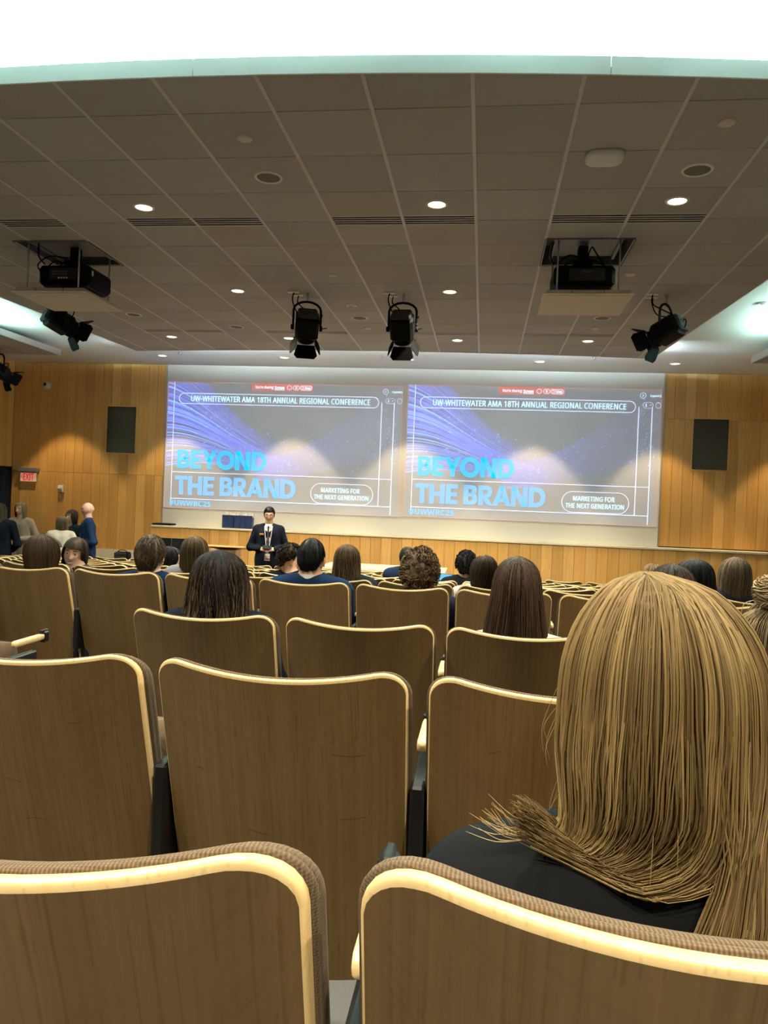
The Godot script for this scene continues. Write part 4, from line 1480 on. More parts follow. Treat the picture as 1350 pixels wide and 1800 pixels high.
# ------------------------------------------------------------------ things on the walls
func wall_things() -> void:
	for q in [[-7.615, -7.01, 2.80, 3.732, "beside the exit sign end of the screen"], [3.787, 4.406, 2.843, 3.771, "on the planks away from the exit sign"]]:
		var o := thing("wall_speaker_panel", Vector3((q[0] + q[1]) / 2, (q[2] + q[3]) / 2, WALL_Z), "dark brown cloth speaker panel in the planks " + q[4], "speaker panel")
		var st := tool()
		bx(st, Vector3(0, 0, 0.006), Vector3(q[1] - q[0], q[3] - q[2], 0.02), 0.003)
		part(o, "grille_cloth", st, M.grille_brown)
		st = tool()
		var w: float = q[1] - q[0]
		var h: float = q[3] - q[2]
		for e in [[Vector3(-w / 2 - 0.01, 0, 0), Vector3(0.02, h + 0.04, 0.024)], [Vector3(w / 2 + 0.01, 0, 0), Vector3(0.02, h + 0.04, 0.024)], [Vector3(0, h / 2 + 0.01, 0), Vector3(w, 0.02, 0.024)], [Vector3(0, -h / 2 - 0.01, 0), Vector3(w, 0.02, 0.024)]]:
			bx(st, e[0], e[1], 0.002)
		part(o, "wood_frame", st, M.plank0)
	# dome camera
	var o := thing("dome_camera", Vector3(-8.94, 4.125, WALL_Z), "white dome security camera high on the maple planks", "camera")
	var X := Basis(Vector3.RIGHT, PI / 2)
	var st := smooth_tool()
	lathe(st, [Vector2(0.078, 0), Vector2(0.078, 0.03), Vector2(0.07, 0.05), Vector2(0.05, 0.07), Vector2(0.0, 0.075)], 24, Transform3D(X, Vector3.ZERO))
	part(o, "housing", st, M.white_plastic)
	st = smooth_tool()
	ball(st, Vector3(-0.02, 0.02, 0.05), Vector3(0.042, 0.042, 0.042), 16)
	part(o, "lens_dome", st, M.lens_glass)
	# exit sign
	o = thing("exit_sign", Vector3(-9.26, 2.15, WALL_Z), "red EXIT sign with grey housing over the standing group", "sign")
	st = tool()
	bx(st, Vector3(0.01, 0.235, 0.06), Vector3(0.40, 0.09, 0.12), 0.008)
	bx(st, Vector3(0, 0.2, 0.05), Vector3(0.36, 0.05, 0.05), 0.004)
	part(o, "housing", st, M.mid_grey)
	st = tool()
	bx(st, Vector3(0, 0.095, 0.06), Vector3(0.345, 0.19, 0.02), 0.004)
	part(o, "sign_face", st, M.sign_face)
	letters(o, "EXIT", font_of(700), -0.105, 0.022, 0.23, 0.145, 0.072, M.sign_red)
	st = tool()
	flat_bar(st, Vector2(-0.125, 0.135), Vector2(-0.15, 0.095), 0.012, 0.072)
	flat_bar(st, Vector2(-0.15, 0.095), Vector2(-0.125, 0.055), 0.012, 0.072)
	part(o, "sign_arrow", st, M.sign_red)
	# fire strobe
	o = thing("fire_strobe", Vector3(-8.56, 1.95, WALL_Z), "small white fire alarm strobe on the maple planks", "alarm")
	st = tool()
	bx(st, Vector3(0, 0.075, 0.025), Vector3(0.12, 0.15, 0.05), 0.012)
	part(o, "base", st, M.white_plastic)
	st = tool()
	bx(st, Vector3(-0.01, 0.085, 0.07), Vector3(0.09, 0.045, 0.05), 0.012)
	part(o, "strobe_lens", st, M.bottle)
	# black box on the ledge end
	o = thing("ledge_box", Vector3(-6.26, 1.386, WALL_Z + 0.18), "flat black box lying on the ledge end under the screen", "box")
	st = tool()
	bx(st, Vector3(0, 0.015, 0), Vector3(0.40, 0.03, 0.24), 0.004)
	bx(st, Vector3(0, 0.033, 0), Vector3(0.36, 0.008, 0.2), 0.003)
	part(o, "case", st, M.black_paint)

# ------------------------------------------------------------------ things on the stage
func stage_things() -> void:
	# five gift bags in a row on the ledge
	for i in 5:
		var w := 0.123
		var o := thing("gift_bag", Vector3(-4.985 + i * 0.123, 1.386, WALL_Z + 0.2), "navy blue gift bag with white tissue, one of five on the ledge", "gift bag", "gift bags on the ledge under the screen")
		o.rotation.y = [0.05, -0.03, 0.02, 0.06, -0.05][i]
		var st := tool()
		var h := 0.255
		var a := w * 0.45
		var b := 0.055
		var lo := [Vector3(-a, 0, b), Vector3(a, 0, b), Vector3(a, 0, -b), Vector3(-a, 0, -b)]
		var hi := [Vector3(-a * 1.06, h, b * 0.9), Vector3(a * 1.06, h, b * 0.9), Vector3(a * 1.06, h, -b * 0.9), Vector3(-a * 1.06, h, -b * 0.9)]
		for k in 4: quad(st, lo[k], lo[(k + 1) % 4], hi[(k + 1) % 4], hi[k])
		quad(st, lo[3], lo[2], lo[1], lo[0])
		# gusset crease on the front
		tri(st, Vector3(-a * 0.6, 0.0, b + 0.004), Vector3(a * 0.6, 0.0, b + 0.004), Vector3(0, h * 0.4, b + 0.001))
		part(o, "bag_body", st, M.bag_blue)
		for k in 5:
			st = tool()
			var cx := rng.randf_range(-0.04, 0.04)
			var tp := Vector3(cx + rng.randf_range(-0.03, 0.03), h + rng.randf_range(0.03, 0.085), rng.randf_range(-0.03, 0.04))
			var bs := [Vector3(cx - 0.03, h - 0.03, -0.02), Vector3(cx + 0.03, h - 0.03, -0.02), Vector3(cx + 0.02, h - 0.03, 0.045), Vector3(cx - 0.03, h - 0.03, 0.04)]
			for e in 4: tri(st, bs[(e + 1) % 4], bs[e], tp + Vector3(0, -0.01 * e, 0))
			part(o, "tissue_paper", st, M.tissue)
		for s in [1, -1]:
			st = smooth_tool()
			var hp := []
			for k in 9:
				var t := PI * k / 8
				hp.append(Vector3(cos(t) * 0.03, h - 0.005 + sin(t) * 0.075, s * b * 0.9))
			tube(st, hp, 0.0025, 5)
			part(o, "handle", st, M.tissue)
	# lectern
	var o := thing("lectern", Vector3(-4.30, 0, -12.6), "maple lectern with slanted top and silver post beside the presenter", "lectern")
	var st := tool()
	bx(st, Vector3(0, 1.135, 0), Vector3(0.74, 0.03, 0.46), 0.006, Basis(Vector3.FORWARD, 0.0) * Basis(Vector3.RIGHT, -0.12))
	part(o, "slanted_top", st, M.lectern_wood)
	st = tool()
	bx(st, Vector3(-0.08, 0.57, 0), Vector3(0.44, 1.08, 0.32), 0.01)
	part(o, "cabinet", st, M.lectern_wood)
	st = tool()
	bx(st, Vector3(0.18, 0.57, 0.02), Vector3(0.07, 1.08, 0.30), 0.01)
	part(o, "post", st, M.silver)
	st = tool()
	bx(st, Vector3(-0.02, 0.02, 0), Vector3(0.62, 0.04, 0.46), 0.008)
	part(o, "base", st, M.mid_grey)
	# long table with dark skirt
	o = thing("long_table", Vector3(-1.63, 0, -13.15), "long cream topped table with navy skirt before the wainscot", "table")
	st = tool()
	bx(st, Vector3(0, 0.865, 0), Vector3(2.12, 0.055, 0.95), 0.008)
	part(o, "table_top", st, M.table_top)
	st = smooth_tool()
	var n := 80
	for k in n:
		var xa := lerpf(-1.02, 1.02, float(k) / n)
		var xb := lerpf(-1.02, 1.02, float(k + 1) / n)
		var za := 0.42 + 0.012 * sin(k * 1.3)
		var zb := 0.42 + 0.012 * sin((k + 1) * 1.3)
		quad(st, Vector3(xa, 0.02, za), Vector3(xb, 0.02, zb), Vector3(xb, 0.838, zb), Vector3(xa, 0.838, za))
	part(o, "skirt", st, M.navy_skirt)
	for sx in [-1, 1]:
		for sz in [-1, 1]:
			st = tool()
			bx(st, Vector3(sx * 0.98, 0.42, sz * 0.38), Vector3(0.05, 0.84, 0.05), 0.005)
			part(o, "leg", st, M.black_metal)
	# side desk with monitors, bottles, bag
	o = thing("side_desk", Vector3(-5.95, 0, -13.45), "cream side desk under the black monitors and bottles", "desk")
	st = tool()
	bx(st, Vector3(0, 0.735, 0), Vector3(1.7, 0.04, 0.6), 0.006)
	part(o, "desk_top", st, M.table_top)
	st = tool()
	for sx in [-1, 1]: bx(st, Vector3(sx * 0.8, 0.36, 0), Vector3(0.04, 0.72, 0.55), 0.005)
	bx(st, Vector3(0, 0.45, -0.2), Vector3(1.56, 0.5, 0.02), 0.004)
	part(o, "desk_panel", st, M.cream_paint)
	for i in 2:
		o = thing("monitor", Vector3(-5.80 + i * 0.40, 0.756, -13.35), ["wide black monitor on the side desk behind the men's short hair", "wide black monitor on the side desk next to the water bottles"][i], "monitor", "monitors on the side desk")
		st = tool()
		bx(st, Vector3(0, 0.33, 0), Vector3(0.39, 0.23, 0.03), 0.006, Basis(Vector3.RIGHT, -0.08))
		part(o, "display_panel", st, M.black_paint)
		st = tool()
		bx(st, Vector3(0, 0.16, -0.02), Vector3(0.05, 0.30, 0.03), 0.006)
		bx(st, Vector3(0, 0.008, 0), Vector3(0.22, 0.016, 0.16), 0.004)
		part(o, "stand", st, M.dark_grey)
	for i in 2:
		o = thing("water_bottle", Vector3(-5.565 + i * 0.075, 0.756, -13.2), "clear plastic water bottle standing on the side desk", "bottle", "water bottles on the side desk")
		st = smooth_tool()
		lathe(st, [Vector2(0, 0), Vector2(0.03, 0), Vector2(0.032, 0.01), Vector2(0.031, 0.13), Vector2(0.026, 0.16), Vector2(0.013, 0.18), Vector2(0.013, 0.19)], 16)
		part(o, "bottle_body", st, M.bottle)
		st = smooth_tool()
		lathe(st, [Vector2(0.0325, 0.05), Vector2(0.0328, 0.051), Vector2(0.0328, 0.105), Vector2(0.0325, 0.106)], 16)
		part(o, "bottle_label", st, M.bottle_label)
		st = smooth_tool()
		lathe(st, [Vector2(0.0145, 0.188), Vector2(0.0145, 0.205), Vector2(0.0, 0.206)], 12)
		part(o, "cap", st, M.white_plastic)
	o = thing("equipment_bag", Vector3(-6.60, 0.756, -13.5), "black equipment bag with ribbed pockets on the side desk", "bag")
	st = tool()
	bx(st, Vector3(0, 0.07, 0), Vector3(0.27, 0.14, 0.2), 0.03)
	part(o, "bag_body", st, M.black_soft)
	st = tool()
	for k in 4: bx(st, Vector3(0, 0.03 + 0.03 * k, 0.1), Vector3(0.24, 0.018, 0.02), 0.006)
	part(o, "pocket", st, M.dark_grey)
	st = smooth_tool()
	tube(st, curve([Vector3(-0.1, 0.13, 0), Vector3(-0.05, 0.17, 0.02), Vector3(0.05, 0.17, 0.02), Vector3(0.1, 0.13, 0)], 10), 0.008, 6)
	part(o, "strap", st, M.black_soft)

# ------------------------------------------------------------------ bodies: smooth blends of tapered limbs, meshed as surface nets
class Acc:
	var v := PackedVector3Array()
	var n := PackedVector3Array()
	var c := PackedColorArray()
	var i := PackedInt32Array()

	func commit() -> ArrayMesh:
		# faces wind clockwise about their normals
		for k in range(0, i.size(), 3):
			var g := (v[i[k + 2]] - v[i[k]]).cross(v[i[k + 1]] - v[i[k]])
			if g.dot(n[i[k]] + n[i[k + 1]] + n[i[k + 2]]) < 0.0:
				var q := i[k + 1]
				i[k + 1] = i[k + 2]
				i[k + 2] = q
		var a := []
		a.resize(Mesh.ARRAY_MAX)
		a[Mesh.ARRAY_VERTEX] = v
		a[Mesh.ARRAY_NORMAL] = n
		a[Mesh.ARRAY_COLOR] = c
		a[Mesh.ARRAY_INDEX] = i
		var m := ArrayMesh.new()
		m.add_surface_from_arrays(Mesh.PRIMITIVE_TRIANGLES, a)
		return m

	func add(m: Mesh, xf: Transform3D, tint: Color) -> void:
		var a := m.surface_get_arrays(0)
		var base := v.size()
		var pv: PackedVector3Array = a[Mesh.ARRAY_VERTEX]
		var pn: PackedVector3Array = a[Mesh.ARRAY_NORMAL]
		var pc = a[Mesh.ARRAY_COLOR]
		for k in pv.size():
			v.append(xf * pv[k])
			n.append((xf.basis * pn[k]).normalized())
			c.append(tint * (pc[k] if pc else Color.WHITE))
		if a[Mesh.ARRAY_INDEX] != null:
			for k in a[Mesh.ARRAY_INDEX]: i.append(base + k)
		else:
			for k in pv.size(): i.append(base + k)

	# a lock of hair: a tapering three-sided strand
	func strand(p: Array, r: float, c0: Color, c1: Color, taper := 0.25) -> void:
		var m := p.size()
		var base := v.size()
		var side := Vector3.ZERO
		for k in m:
			var t: Vector3 = (p[mini(k + 1, m - 1)] - p[maxi(k - 1, 0)]).normalized()
			if k == 0: side = t.cross(Vector3(0.3, 0.2, 0.9)).normalized()
			else: side = (side - t * side.dot(t)).normalized()
			var up := t.cross(side)
			var f := float(k) / (m - 1)
			var rr := r * (1.0 - (1.0 - taper) * f * f)
			var col := c0.lerp(c1, f)
			for e in 3:
				var a := TAU * e / 3
				var d := side * cos(a) + up * sin(a)
				v.append(p[k] + d * rr)
				n.append(d)
				c.append(col)
		for k in m - 1:
			for e in 3:
				var a := base + k * 3 + e
				var b := base + k * 3 + (e + 1) % 3
				i.append_array([a, b, a + 3, b, b + 3, a + 3])

func blob(bones: Array, cell: float, k: float) -> ArrayMesh:
	var lo := Vector3(1e3, 1e3, 1e3)
	var hi := -lo
	for b in bones:
		var r: float = maxf(b[2], b[3]) + k * 0.4 + cell * 2
		var rv := Vector3(r, r, r)
		lo = lo.min(b[0] - rv).min(b[1] - rv)
		hi = hi.max(b[0] + rv).max(b[1] + rv)
	var nx := int((hi.x - lo.x) / cell) + 2
	var ny := int((hi.y - lo.y) / cell) + 2
	var nz := int((hi.z - lo.z) / cell) + 2
	var f := PackedFloat32Array()
	f.resize(nx * ny * nz)
	f.fill(1.0)
	for bn in bones:
		var a: Vector3 = bn[0]
		var b: Vector3 = bn[1]
		var ra: float = bn[2]
		var rb: float = bn[3]
		var r := maxf(ra, rb) + k + cell * 1.6
		var mn := (a.min(b) - Vector3(r, r, r) - lo) / cell
		var mx := (a.max(b) + Vector3(r, r, r) - lo) / cell
		var ab := b - a
		var l2 := maxf(ab.length_squared(), 1e-9)
		for z in range(maxi(0, int(mn.z)), mini(nz, int(mx.z) + 2)):
			for y in range(maxi(0, int(mn.y)), mini(ny, int(mx.y) + 2)):
				var row := (z * ny + y) * nx
				for x in range(maxi(0, int(mn.x)), mini(nx, int(mx.x) + 2)):
					var pa := lo + Vector3(x, y, z) * cell - a
					var t := clampf(pa.dot(ab) / l2, 0.0, 1.0)
					var d := (pa - ab * t).length() - ra - (rb - ra) * t
					var cur := f[row + x]
					var h := k - absf(cur - d)
					f[row + x] = minf(cur, d) - (h * h / k * 0.25 if h > 0.0 else 0.0)
	var A := Acc.new()
	var id := PackedInt32Array()
	id.resize(nx * ny * nz)
	id.fill(-1)
	var off := [0, 1, nx, nx + 1, nx * ny, nx * ny + 1, nx * ny + nx, nx * ny + nx + 1]
	var edges := [[0, 1], [2, 3], [4, 5], [6, 7], [0, 2], [1, 3], [4, 6], [5, 7], [0, 4], [1, 5], [2, 6], [3, 7]]
	for z in nz - 1:
		for y in ny - 1:
			var row := (z * ny + y) * nx
			for x in nx - 1:
				var i0 := row + x
				var s := f[i0] < 0.0
				if s == (f[i0 + 1] < 0.0) and s == (f[i0 + off[2]] < 0.0) and s == (f[i0 + off[3]] < 0.0) and s == (f[i0 + off[4]] < 0.0) and s == (f[i0 + off[5]] < 0.0) and s == (f[i0 + off[6]] < 0.0) and s == (f[i0 + off[7]] < 0.0):
					continue
				var sum := Vector3.ZERO
				var cnt := 0
				var g := []
				for q in 8: g.append(f[i0 + off[q]])
				for e in edges:
					var va: float = g[e[0]]
					var vb: float = g[e[1]]
					if (va < 0.0) == (vb < 0.0): continue
					var t := va / (va - vb)
					var pa := Vector3(e[0] & 1, (e[0] >> 1) & 1, e[0] >> 2)
					var pb := Vector3(e[1] & 1, (e[1] >> 1) & 1, e[1] >> 2)
					sum += pa.lerp(pb, t)
					cnt += 1
				id[i0] = A.v.size()
				A.v.append(lo + (Vector3(x, y, z) + sum / cnt) * cell)
				A.n.append(Vector3(g[1] + g[3] + g[5] + g[7] - g[0] - g[2] - g[4] - g[6], g[2] + g[3] + g[6] + g[7] - g[0] - g[1] - g[4] - g[5], g[4] + g[5] + g[6] + g[7] - g[0] - g[1] - g[2] - g[3]).normalized())
				A.c.append(Color.WHITE)
	for z in range(1, nz - 1):
		for y in range(1, ny - 1):
			var row := (z * ny + y) * nx
			for x in range(1, nx - 1):
				var i0 := row + x
				var s := f[i0] < 0.0
				for ax in 3:
					var st: int = [1, nx, nx * ny][ax]
					if s == (f[i0 + st] < 0.0): continue
					var u: int = [nx, nx * ny, 1][ax]
					var w: int = [nx * ny, 1, nx][ax]
					var a := id[i0 - u - w]
					var b := id[i0 - w]
					var c := id[i0]
					var d := id[i0 - u]
					if a < 0 or b < 0 or c < 0 or d < 0: continue
					if s: A.i.append_array([a, c, b, a, d, c])
					else: A.i.append_array([a, b, c, a, c, d])
	return A.commit()

# ------------------------------------------------------------------ head with a face; looks along -z, centre of the skull at the origin
func make_head() -> ArrayMesh:
	var A := Acc.new()
	var nl := 64
	var nb := 52
	for j in nb + 1:
		for i in nl:
			var la := PI * j / nb - PI / 2
			var lo := TAU * i / nl
			var d := Vector3(cos(la) * sin(lo), sin(la), -cos(la) * cos(lo))
			var p := Vector3(d.x * 0.075, d.y * 0.118, d.z * 0.097)
			var col := Color.WHITE
			if p.y < 0:
				var t := -p.y / 0.118
				p.x *= 1.0 - 0.30 * t * t
				if d.z > 0: p.z *= 1.0 - 0.38 * t
				else: p.z *= 1.0 - 0.04 * t
			elif d.z > 0: p.z *= 1.06
			if d.z < -0.1:
				var y := p.y
				var ax := absf(p.x)
				p.z -= exp(-pow(p.x / 0.012, 2)) * (0.021 * exp(-pow((y + 0.026) / 0.014, 2)) + 0.009 * exp(-pow((y - 0.002) / 0.02, 2)))
				p.z -= 0.006 * exp(-pow((ax - 0.011) / 0.007, 2) - pow((y + 0.030) / 0.009, 2))
				p.z += 0.010 * exp(-pow((ax - 0.031) / 0.015, 2) - pow((y - 0.010) / 0.012, 2))
				p.z -= 0.004 * exp(-pow((y - 0.030) / 0.009, 2))
				p.z -= 0.006 * exp(-pow(p.x / 0.022, 2) - pow((y + 0.062) / 0.009, 2))
				p.z -= 0.006 * exp(-pow(p.x / 0.02, 2) - pow((y + 0.102) / 0.014, 2))
				p.z -= 0.003 * exp(-pow((ax - 0.042) / 0.016, 2) - pow((y + 0.022) / 0.016, 2))
				var lip := exp(-pow(p.x / 0.023, 4) - pow((y + 0.061) / 0.0085, 4))
				col = col.lerp(Color(0.80, 0.45, 0.42), lip * 0.9)
			A.v.append(p)
			A.n.append(d)
			A.c.append(col)
	for j in nb:
		for i in nl:
			var a := j * nl + i
			var b := j * nl + (i + 1) % nl
			A.i.append_array([a, a + nl, b, b, a + nl, b + nl])
	# normals from the faces
	for k in A.n.size(): A.n[k] = Vector3.ZERO
	for t in range(0, A.i.size(), 3):
		var q := (A.v[A.i[t + 2]] - A.v[A.i[t]]).cross(A.v[A.i[t + 1]] - A.v[A.i[t]])
		for e in 3: A.n[A.i[t + e]] += q
	for k in A.n.size(): A.n[k] = A.n[k].normalized() if A.n[k].length() > 1e-12 else Vector3.UP
	for k in A.n.size():
		if A.n[k].dot(A.v[k]) < 0: A.n[k] = -A.n[k]
	# ears
	for s in [-1, 1]:
		var st := smooth_tool()
		ball(st, Vector3(s * 0.077, -0.002, 0.012), Vector3(0.010, 0.031, 0.019), 14, Basis(Vector3.UP, s * -0.35))
		ball(st, Vector3(s * 0.079, -0.026, 0.005), Vector3(0.007, 0.011, 0.009), 10)
		st.generate_normals()
		A.add(st.commit(), Transform3D(), Color(1, 0.93, 0.92))
	return A.commit()

# right hand, palm down, fingers along -z, thumb toward -x
func make_hand(curl: float) -> ArrayMesh:
	if hand_cache.has(curl): return hand_cache[curl]
	var b := [[Vector3(-0.012, 0, 0.04), Vector3(-0.014, 0, -0.02), 0.024, 0.020], [Vector3(0.012, 0, 0.04), Vector3(0.014, 0, -0.02), 0.023, 0.019]]
	for q in [[-0.030, 0.070], [-0.010, 0.080], [0.010, 0.074], [0.029, 0.058]]:
		b.append([Vector3(q[0] * 0.6, 0, -0.01), Vector3(q[0], 0.002, -0.082), 0.014, 0.0115])
		var p := Vector3(q[0], 0.002, -0.085)
		var ang := curl * 0.5
		for k in 3:
			var ln: float = q[1] * [0.46, 0.31, 0.23][k]
			var e := p + Vector3(q[0] * 0.08, -sin(ang) * ln, -cos(ang) * ln)
			b.append([p, e, 0.0092 - 0.0008 * k, 0.0085 - 0.0009 * k])
			p = e
			ang += curl
	var p := Vector3(-0.024, -0.004, -0.015)
	for e in [Vector3(-0.046, -0.014, -0.045), Vector3(-0.052, -0.024, -0.075), Vector3(-0.048, -0.032, -0.098)]:
		b.append([p, e, 0.0115, 0.009])
		p = e
	hand_cache[curl] = blob(b, 0.0052, 0.007)
	return hand_cache[curl]

# hand placed at a wrist, fingers toward dir, palm toward palm; side = 1 right, -1 left
func hand_xf(at: Vector3, dir: Vector3, palm: Vector3, side: int) -> Transform3D:
	var z := -dir.normalized()
	var y := -(palm - dir.normalized() * palm.dot(dir.normalized())).normalized()
	var x := y.cross(z)
	return Transform3D(Basis(x * side, y, z), at + dir.normalized() * 0.03)

# ------------------------------------------------------------------ hair
var dye := Color.WHITE

func pick(cols: Array, t: float) -> Color:
	var f := clampf(t, 0, 0.9999) * (cols.size() - 1)
	return (cols[int(f)] as Color).lerp(cols[int(f) + 1], f - int(f)) * dye

# a point on a hair shape: a is the angle from the back of the head, t runs from crown to tip
func hair_pt(o: Dictionary, a: float, t: float) -> Vector3:
	if o.has("prof"):
		var pr: Array = o.prof
		var f := t * (pr.size() - 1)
		var k := mini(int(f), pr.size() - 2)
		var u := f - k
		var w := []
		for e in 4:
			var p0: float = pr[maxi(k - 1, 0)][e]
			var p3: float = pr[mini(k + 2, pr.size() - 1)][e]
			w.append(cubic_interpolate(pr[k][e], pr[k + 1][e], p0, p3, u))
		return Vector3(sin(a) * maxf(w[1], 0.002), w[0], w[3] + cos(a) * maxf(w[2], 0.002))
	var c := cos(a)
	var low: float = lerpf(o.side, o.nape, smoothstep(0.35, 0.95, c)) if c > 0 else lerpf(o.side, o.front, smoothstep(0.0, 0.45, -c))
	var th: float = o.thick * (1.0 - 0.75 * t * t * t)
	var ry: float = 0.124 + o.thick
	var y := lerpf(ry, low, 1.0 - cos(t * PI / 2)) if t < 1 else low
	var s := sqrt(maxf(0.0, 1.0 - y * y / (ry * ry)))
	var nb: float = 1.0 if y > 0 else 1.0 - 0.30 * (-y / 0.118) * maxf(c, 0.0)
	return Vector3(sin(a) * (0.078 + th) * s, y, c * ((0.105 if c > 0 else 0.098) + th) * s * nb)

func cubic_interpolate(a: float, b: float, p: float, q: float, t: float) -> float:
	return 0.5 * ((2.0 * a) + (-p + b) * t + (2.0 * p - 5.0 * a + 4.0 * b - q) * t * t + (-p + 3.0 * a - 3.0 * b + q) * t * t * t)

func hair(parent: Node3D, xf: Transform3D, o: Dictionary) -> MeshInstance3D:
	var A := Acc.new()
	var r := RandomNumberGenerator.new()
	r.seed = o.get("seed", 1)
	var ns := FastNoiseLite.new()
	ns.seed = o.get("seed", 1)
	ns.frequency = 1.0
	var open: float = o.get("open", 0.9)
	var line: float = o.get("line", 0.06)
	var cols: Array = o.cols
	var nc := 44
	var nr := 20
	var grain: float = o.get("grain", 5.0)
	var base := 0
	for j in nr + 1:
		for i in nc + 1:
			var a := -PI + TAU * i / nc
			var t := float(j) / nr
			var p := hair_pt(o, a, t)
			var rip := ns.get_noise_2d(cos(a) * grain + sin(a * 2.0) * 0.7 * t, sin(a) * grain + t * 0.8)
			var k: float = 1.0 + rip * o.get("ripple", 0.05) * smoothstep(0.0, 0.3, t)
			p = Vector3(p.x * k, p.y + (rip * 0.02 if t == 1.0 else 0.0), p.z * k)
			A.v.append(xf * p)
			var col := pick(cols, clampf(0.42 + rip * 0.9, 0, 1))
			if o.has("tips"): col = col.lerp(pick(o.tips, clampf(0.5 + rip, 0, 1)), smoothstep(0.55, 1.0, t) * clampf(0.25 + rip * 1.8, 0, 1))
			A.c.append(col)
			A.n.append(Vector3.ZERO)
	for j in nr:
		for i in nc:
			var am := absf(-PI + TAU * (i + 0.5) / nc)
			var ym := hair_pt(o, am, (j + 0.5) / nr).y
			if am > PI - open and ym < line: continue
			var q0 := j * (nc + 1) + i
			A.i.append_array([q0, q0 + 1, q0 + nc + 1, q0 + 1, q0 + nc + 2, q0 + nc + 1])
	for t in range(0, A.i.size(), 3):
		var q := (A.v[A.i[t + 2]] - A.v[A.i[t]]).cross(A.v[A.i[t + 1]] - A.v[A.i[t]])
		for e in 3: A.n[A.i[t + e]] += q
	var ctr := xf.origin
	for k in A.n.size():
		A.n[k] = A.n[k].normalized() if A.n[k].length() > 1e-12 else Vector3.UP
		if A.n[k].dot(A.v[k] - ctr) < 0 and o.has("short"): A.n[k] = -A.n[k]
	# strands
	var rad: float = o.get("rad", 0.0022)
	var curl: float = o.get("curl", 0.0)
	var wave: float = o.get("wave", 0.05)
	for s in int(o.get("n", 120)):
		var a0 := r.randf_range(-PI + open, PI - open)
		var ts := r.randf_range(0.0, 0.3)
		var te := r.randf_range(0.86, 1.05)
		var tint := r.randf()
		if curl > 0.0:
			ts = sqrt(r.randf()) * 0.98
			a0 = r.randf_range(-PI, PI)
			var c := hair_pt(o, a0, ts)
			if absf(a0) > PI - open and c.y < line: continue
			var nn := c.normalized()
			var f := frame_at(nn)
			var pts := []
			var ph := r.randf() * TAU
			var cr := curl * r.randf_range(0.6, 1.2)
			var axis := (f.x * cos(ph) + f.y * sin(ph)) * cr * 2.2
			for k in 15:
				var an := ph + k * 0.75
				pts.append(xf * (c + nn * (0.004 + cr * 0.6 + cos(an) * cr) + axis * (k / 14.0 - 0.5) + nn.cross(axis).normalized() * sin(an) * cr))
			var cc := pick(cols, tint)
			A.strand(pts, rad, cc, cc, 0.6)
			continue
		var lift := r.randf_range(0.0, 0.03)
		if o.has("short"):
			ts = sqrt(r.randf()) * 0.9
			te = minf(ts + r.randf_range(0.15, 0.35), 1.05)
		var ph := r.randf() * TAU
		var pts := []
		var m := 11 if not o.has("short") else 6
		var swirl := r.randf_range(-0.25, 0.25) * (2.0 if o.has("short") else 1.0)
		for k in m:
			var f := float(k) / (m - 1)
			var t := lerpf(ts, te, f)
			var p := hair_pt(o, a0 + swirl * f * 0.4 + wave * sin(ph + f * 9.0) * f, minf(t, 1.0))
			if t > 1.0: p.y -= (t - 1.0) * 0.35
			var kk := 1.0 + lift * (f if o.has("short") else sin(f * PI) * 0.6 + 0.25) + (0.012 if o.has("short") else 0.008)
			p = Vector3(p.x * kk, p.y, p.z * kk)
			p += Vector3(r.randf_range(-1, 1), 0, r.randf_range(-1, 1)) * o.get("frizz", 0.0)
			pts.append(xf * p)
		var c0 := pick(cols, tint)
		var c1 := c0
		if o.has("tips") and r.randf() < 0.55: c1 = pick(o.tips, r.randf())
		A.strand(pts, rad * r.randf_range(0.6, 1.3), c0, c1)
	return put(parent, "hair", A.commit(), M.hair)

func head_xf(at: Vector3, turn := 0.0, nod := 0.0, tilt := 0.0, sc := 1.0) -> Transform3D:
	return Transform3D(Basis.from_euler(Vector3(nod, turn, tilt)).scaled(Vector3(sc, sc, sc)), at)

# eyes, brows as parts of a face
func face_parts(parent: Node3D, xf: Transform3D, brow: Color, smile := false) -> void:
	for s in [-1, 1]:
		var st := smooth_tool()
		ball(st, xf * Vector3(s * 0.031, 0.009, -0.078), Vector3(0.011, 0.006, 0.0095) * xf.basis.get_scale().x, 12, xf.basis.orthonormalized())
		part(parent, "eye", st, M.eye_white)
		st = smooth_tool()
		ball(st, xf * Vector3(s * 0.031, 0.009, -0.0845), Vector3(0.0062, 0.0058, 0.005), 10, xf.basis.orthonormalized())
		part(parent, "iris", st, M.iris)
		st = smooth_tool()
		var p := []
		for k in 5:
			var u := k / 4.0
			p.append(xf * Vector3(s * (0.014 + 0.036 * u), 0.029 + 0.006 * sin(u * PI), -0.093 + 0.022 * u * u))
		tube(st, p, [0.0025, 0.0042, 0.0042, 0.0035, 0.0018], 6)
		part(parent, "eyebrow", st, flat_colour(brow))
	if smile:
		var st := smooth_tool()
		var p := []
		for k in 7:
			var u := k / 6.0 * 2.0 - 1.0
			p.append(xf * Vector3(u * 0.022, -0.061 + 0.006 * u * u, -0.0975 + 0.012 * u * u))
		tube(st, p, [0.001, 0.0035, 0.0045, 0.0045, 0.0045, 0.0035, 0.001], 6)
		part(parent, "teeth", st, M.eye_white)

func flat_colour(c: Color) -> StandardMaterial3D:
	var key := "col" + c.to_html()
	if not M.has(key): mat(key, lin(c.r, c.g, c.b), 0.75)
	return M[key]

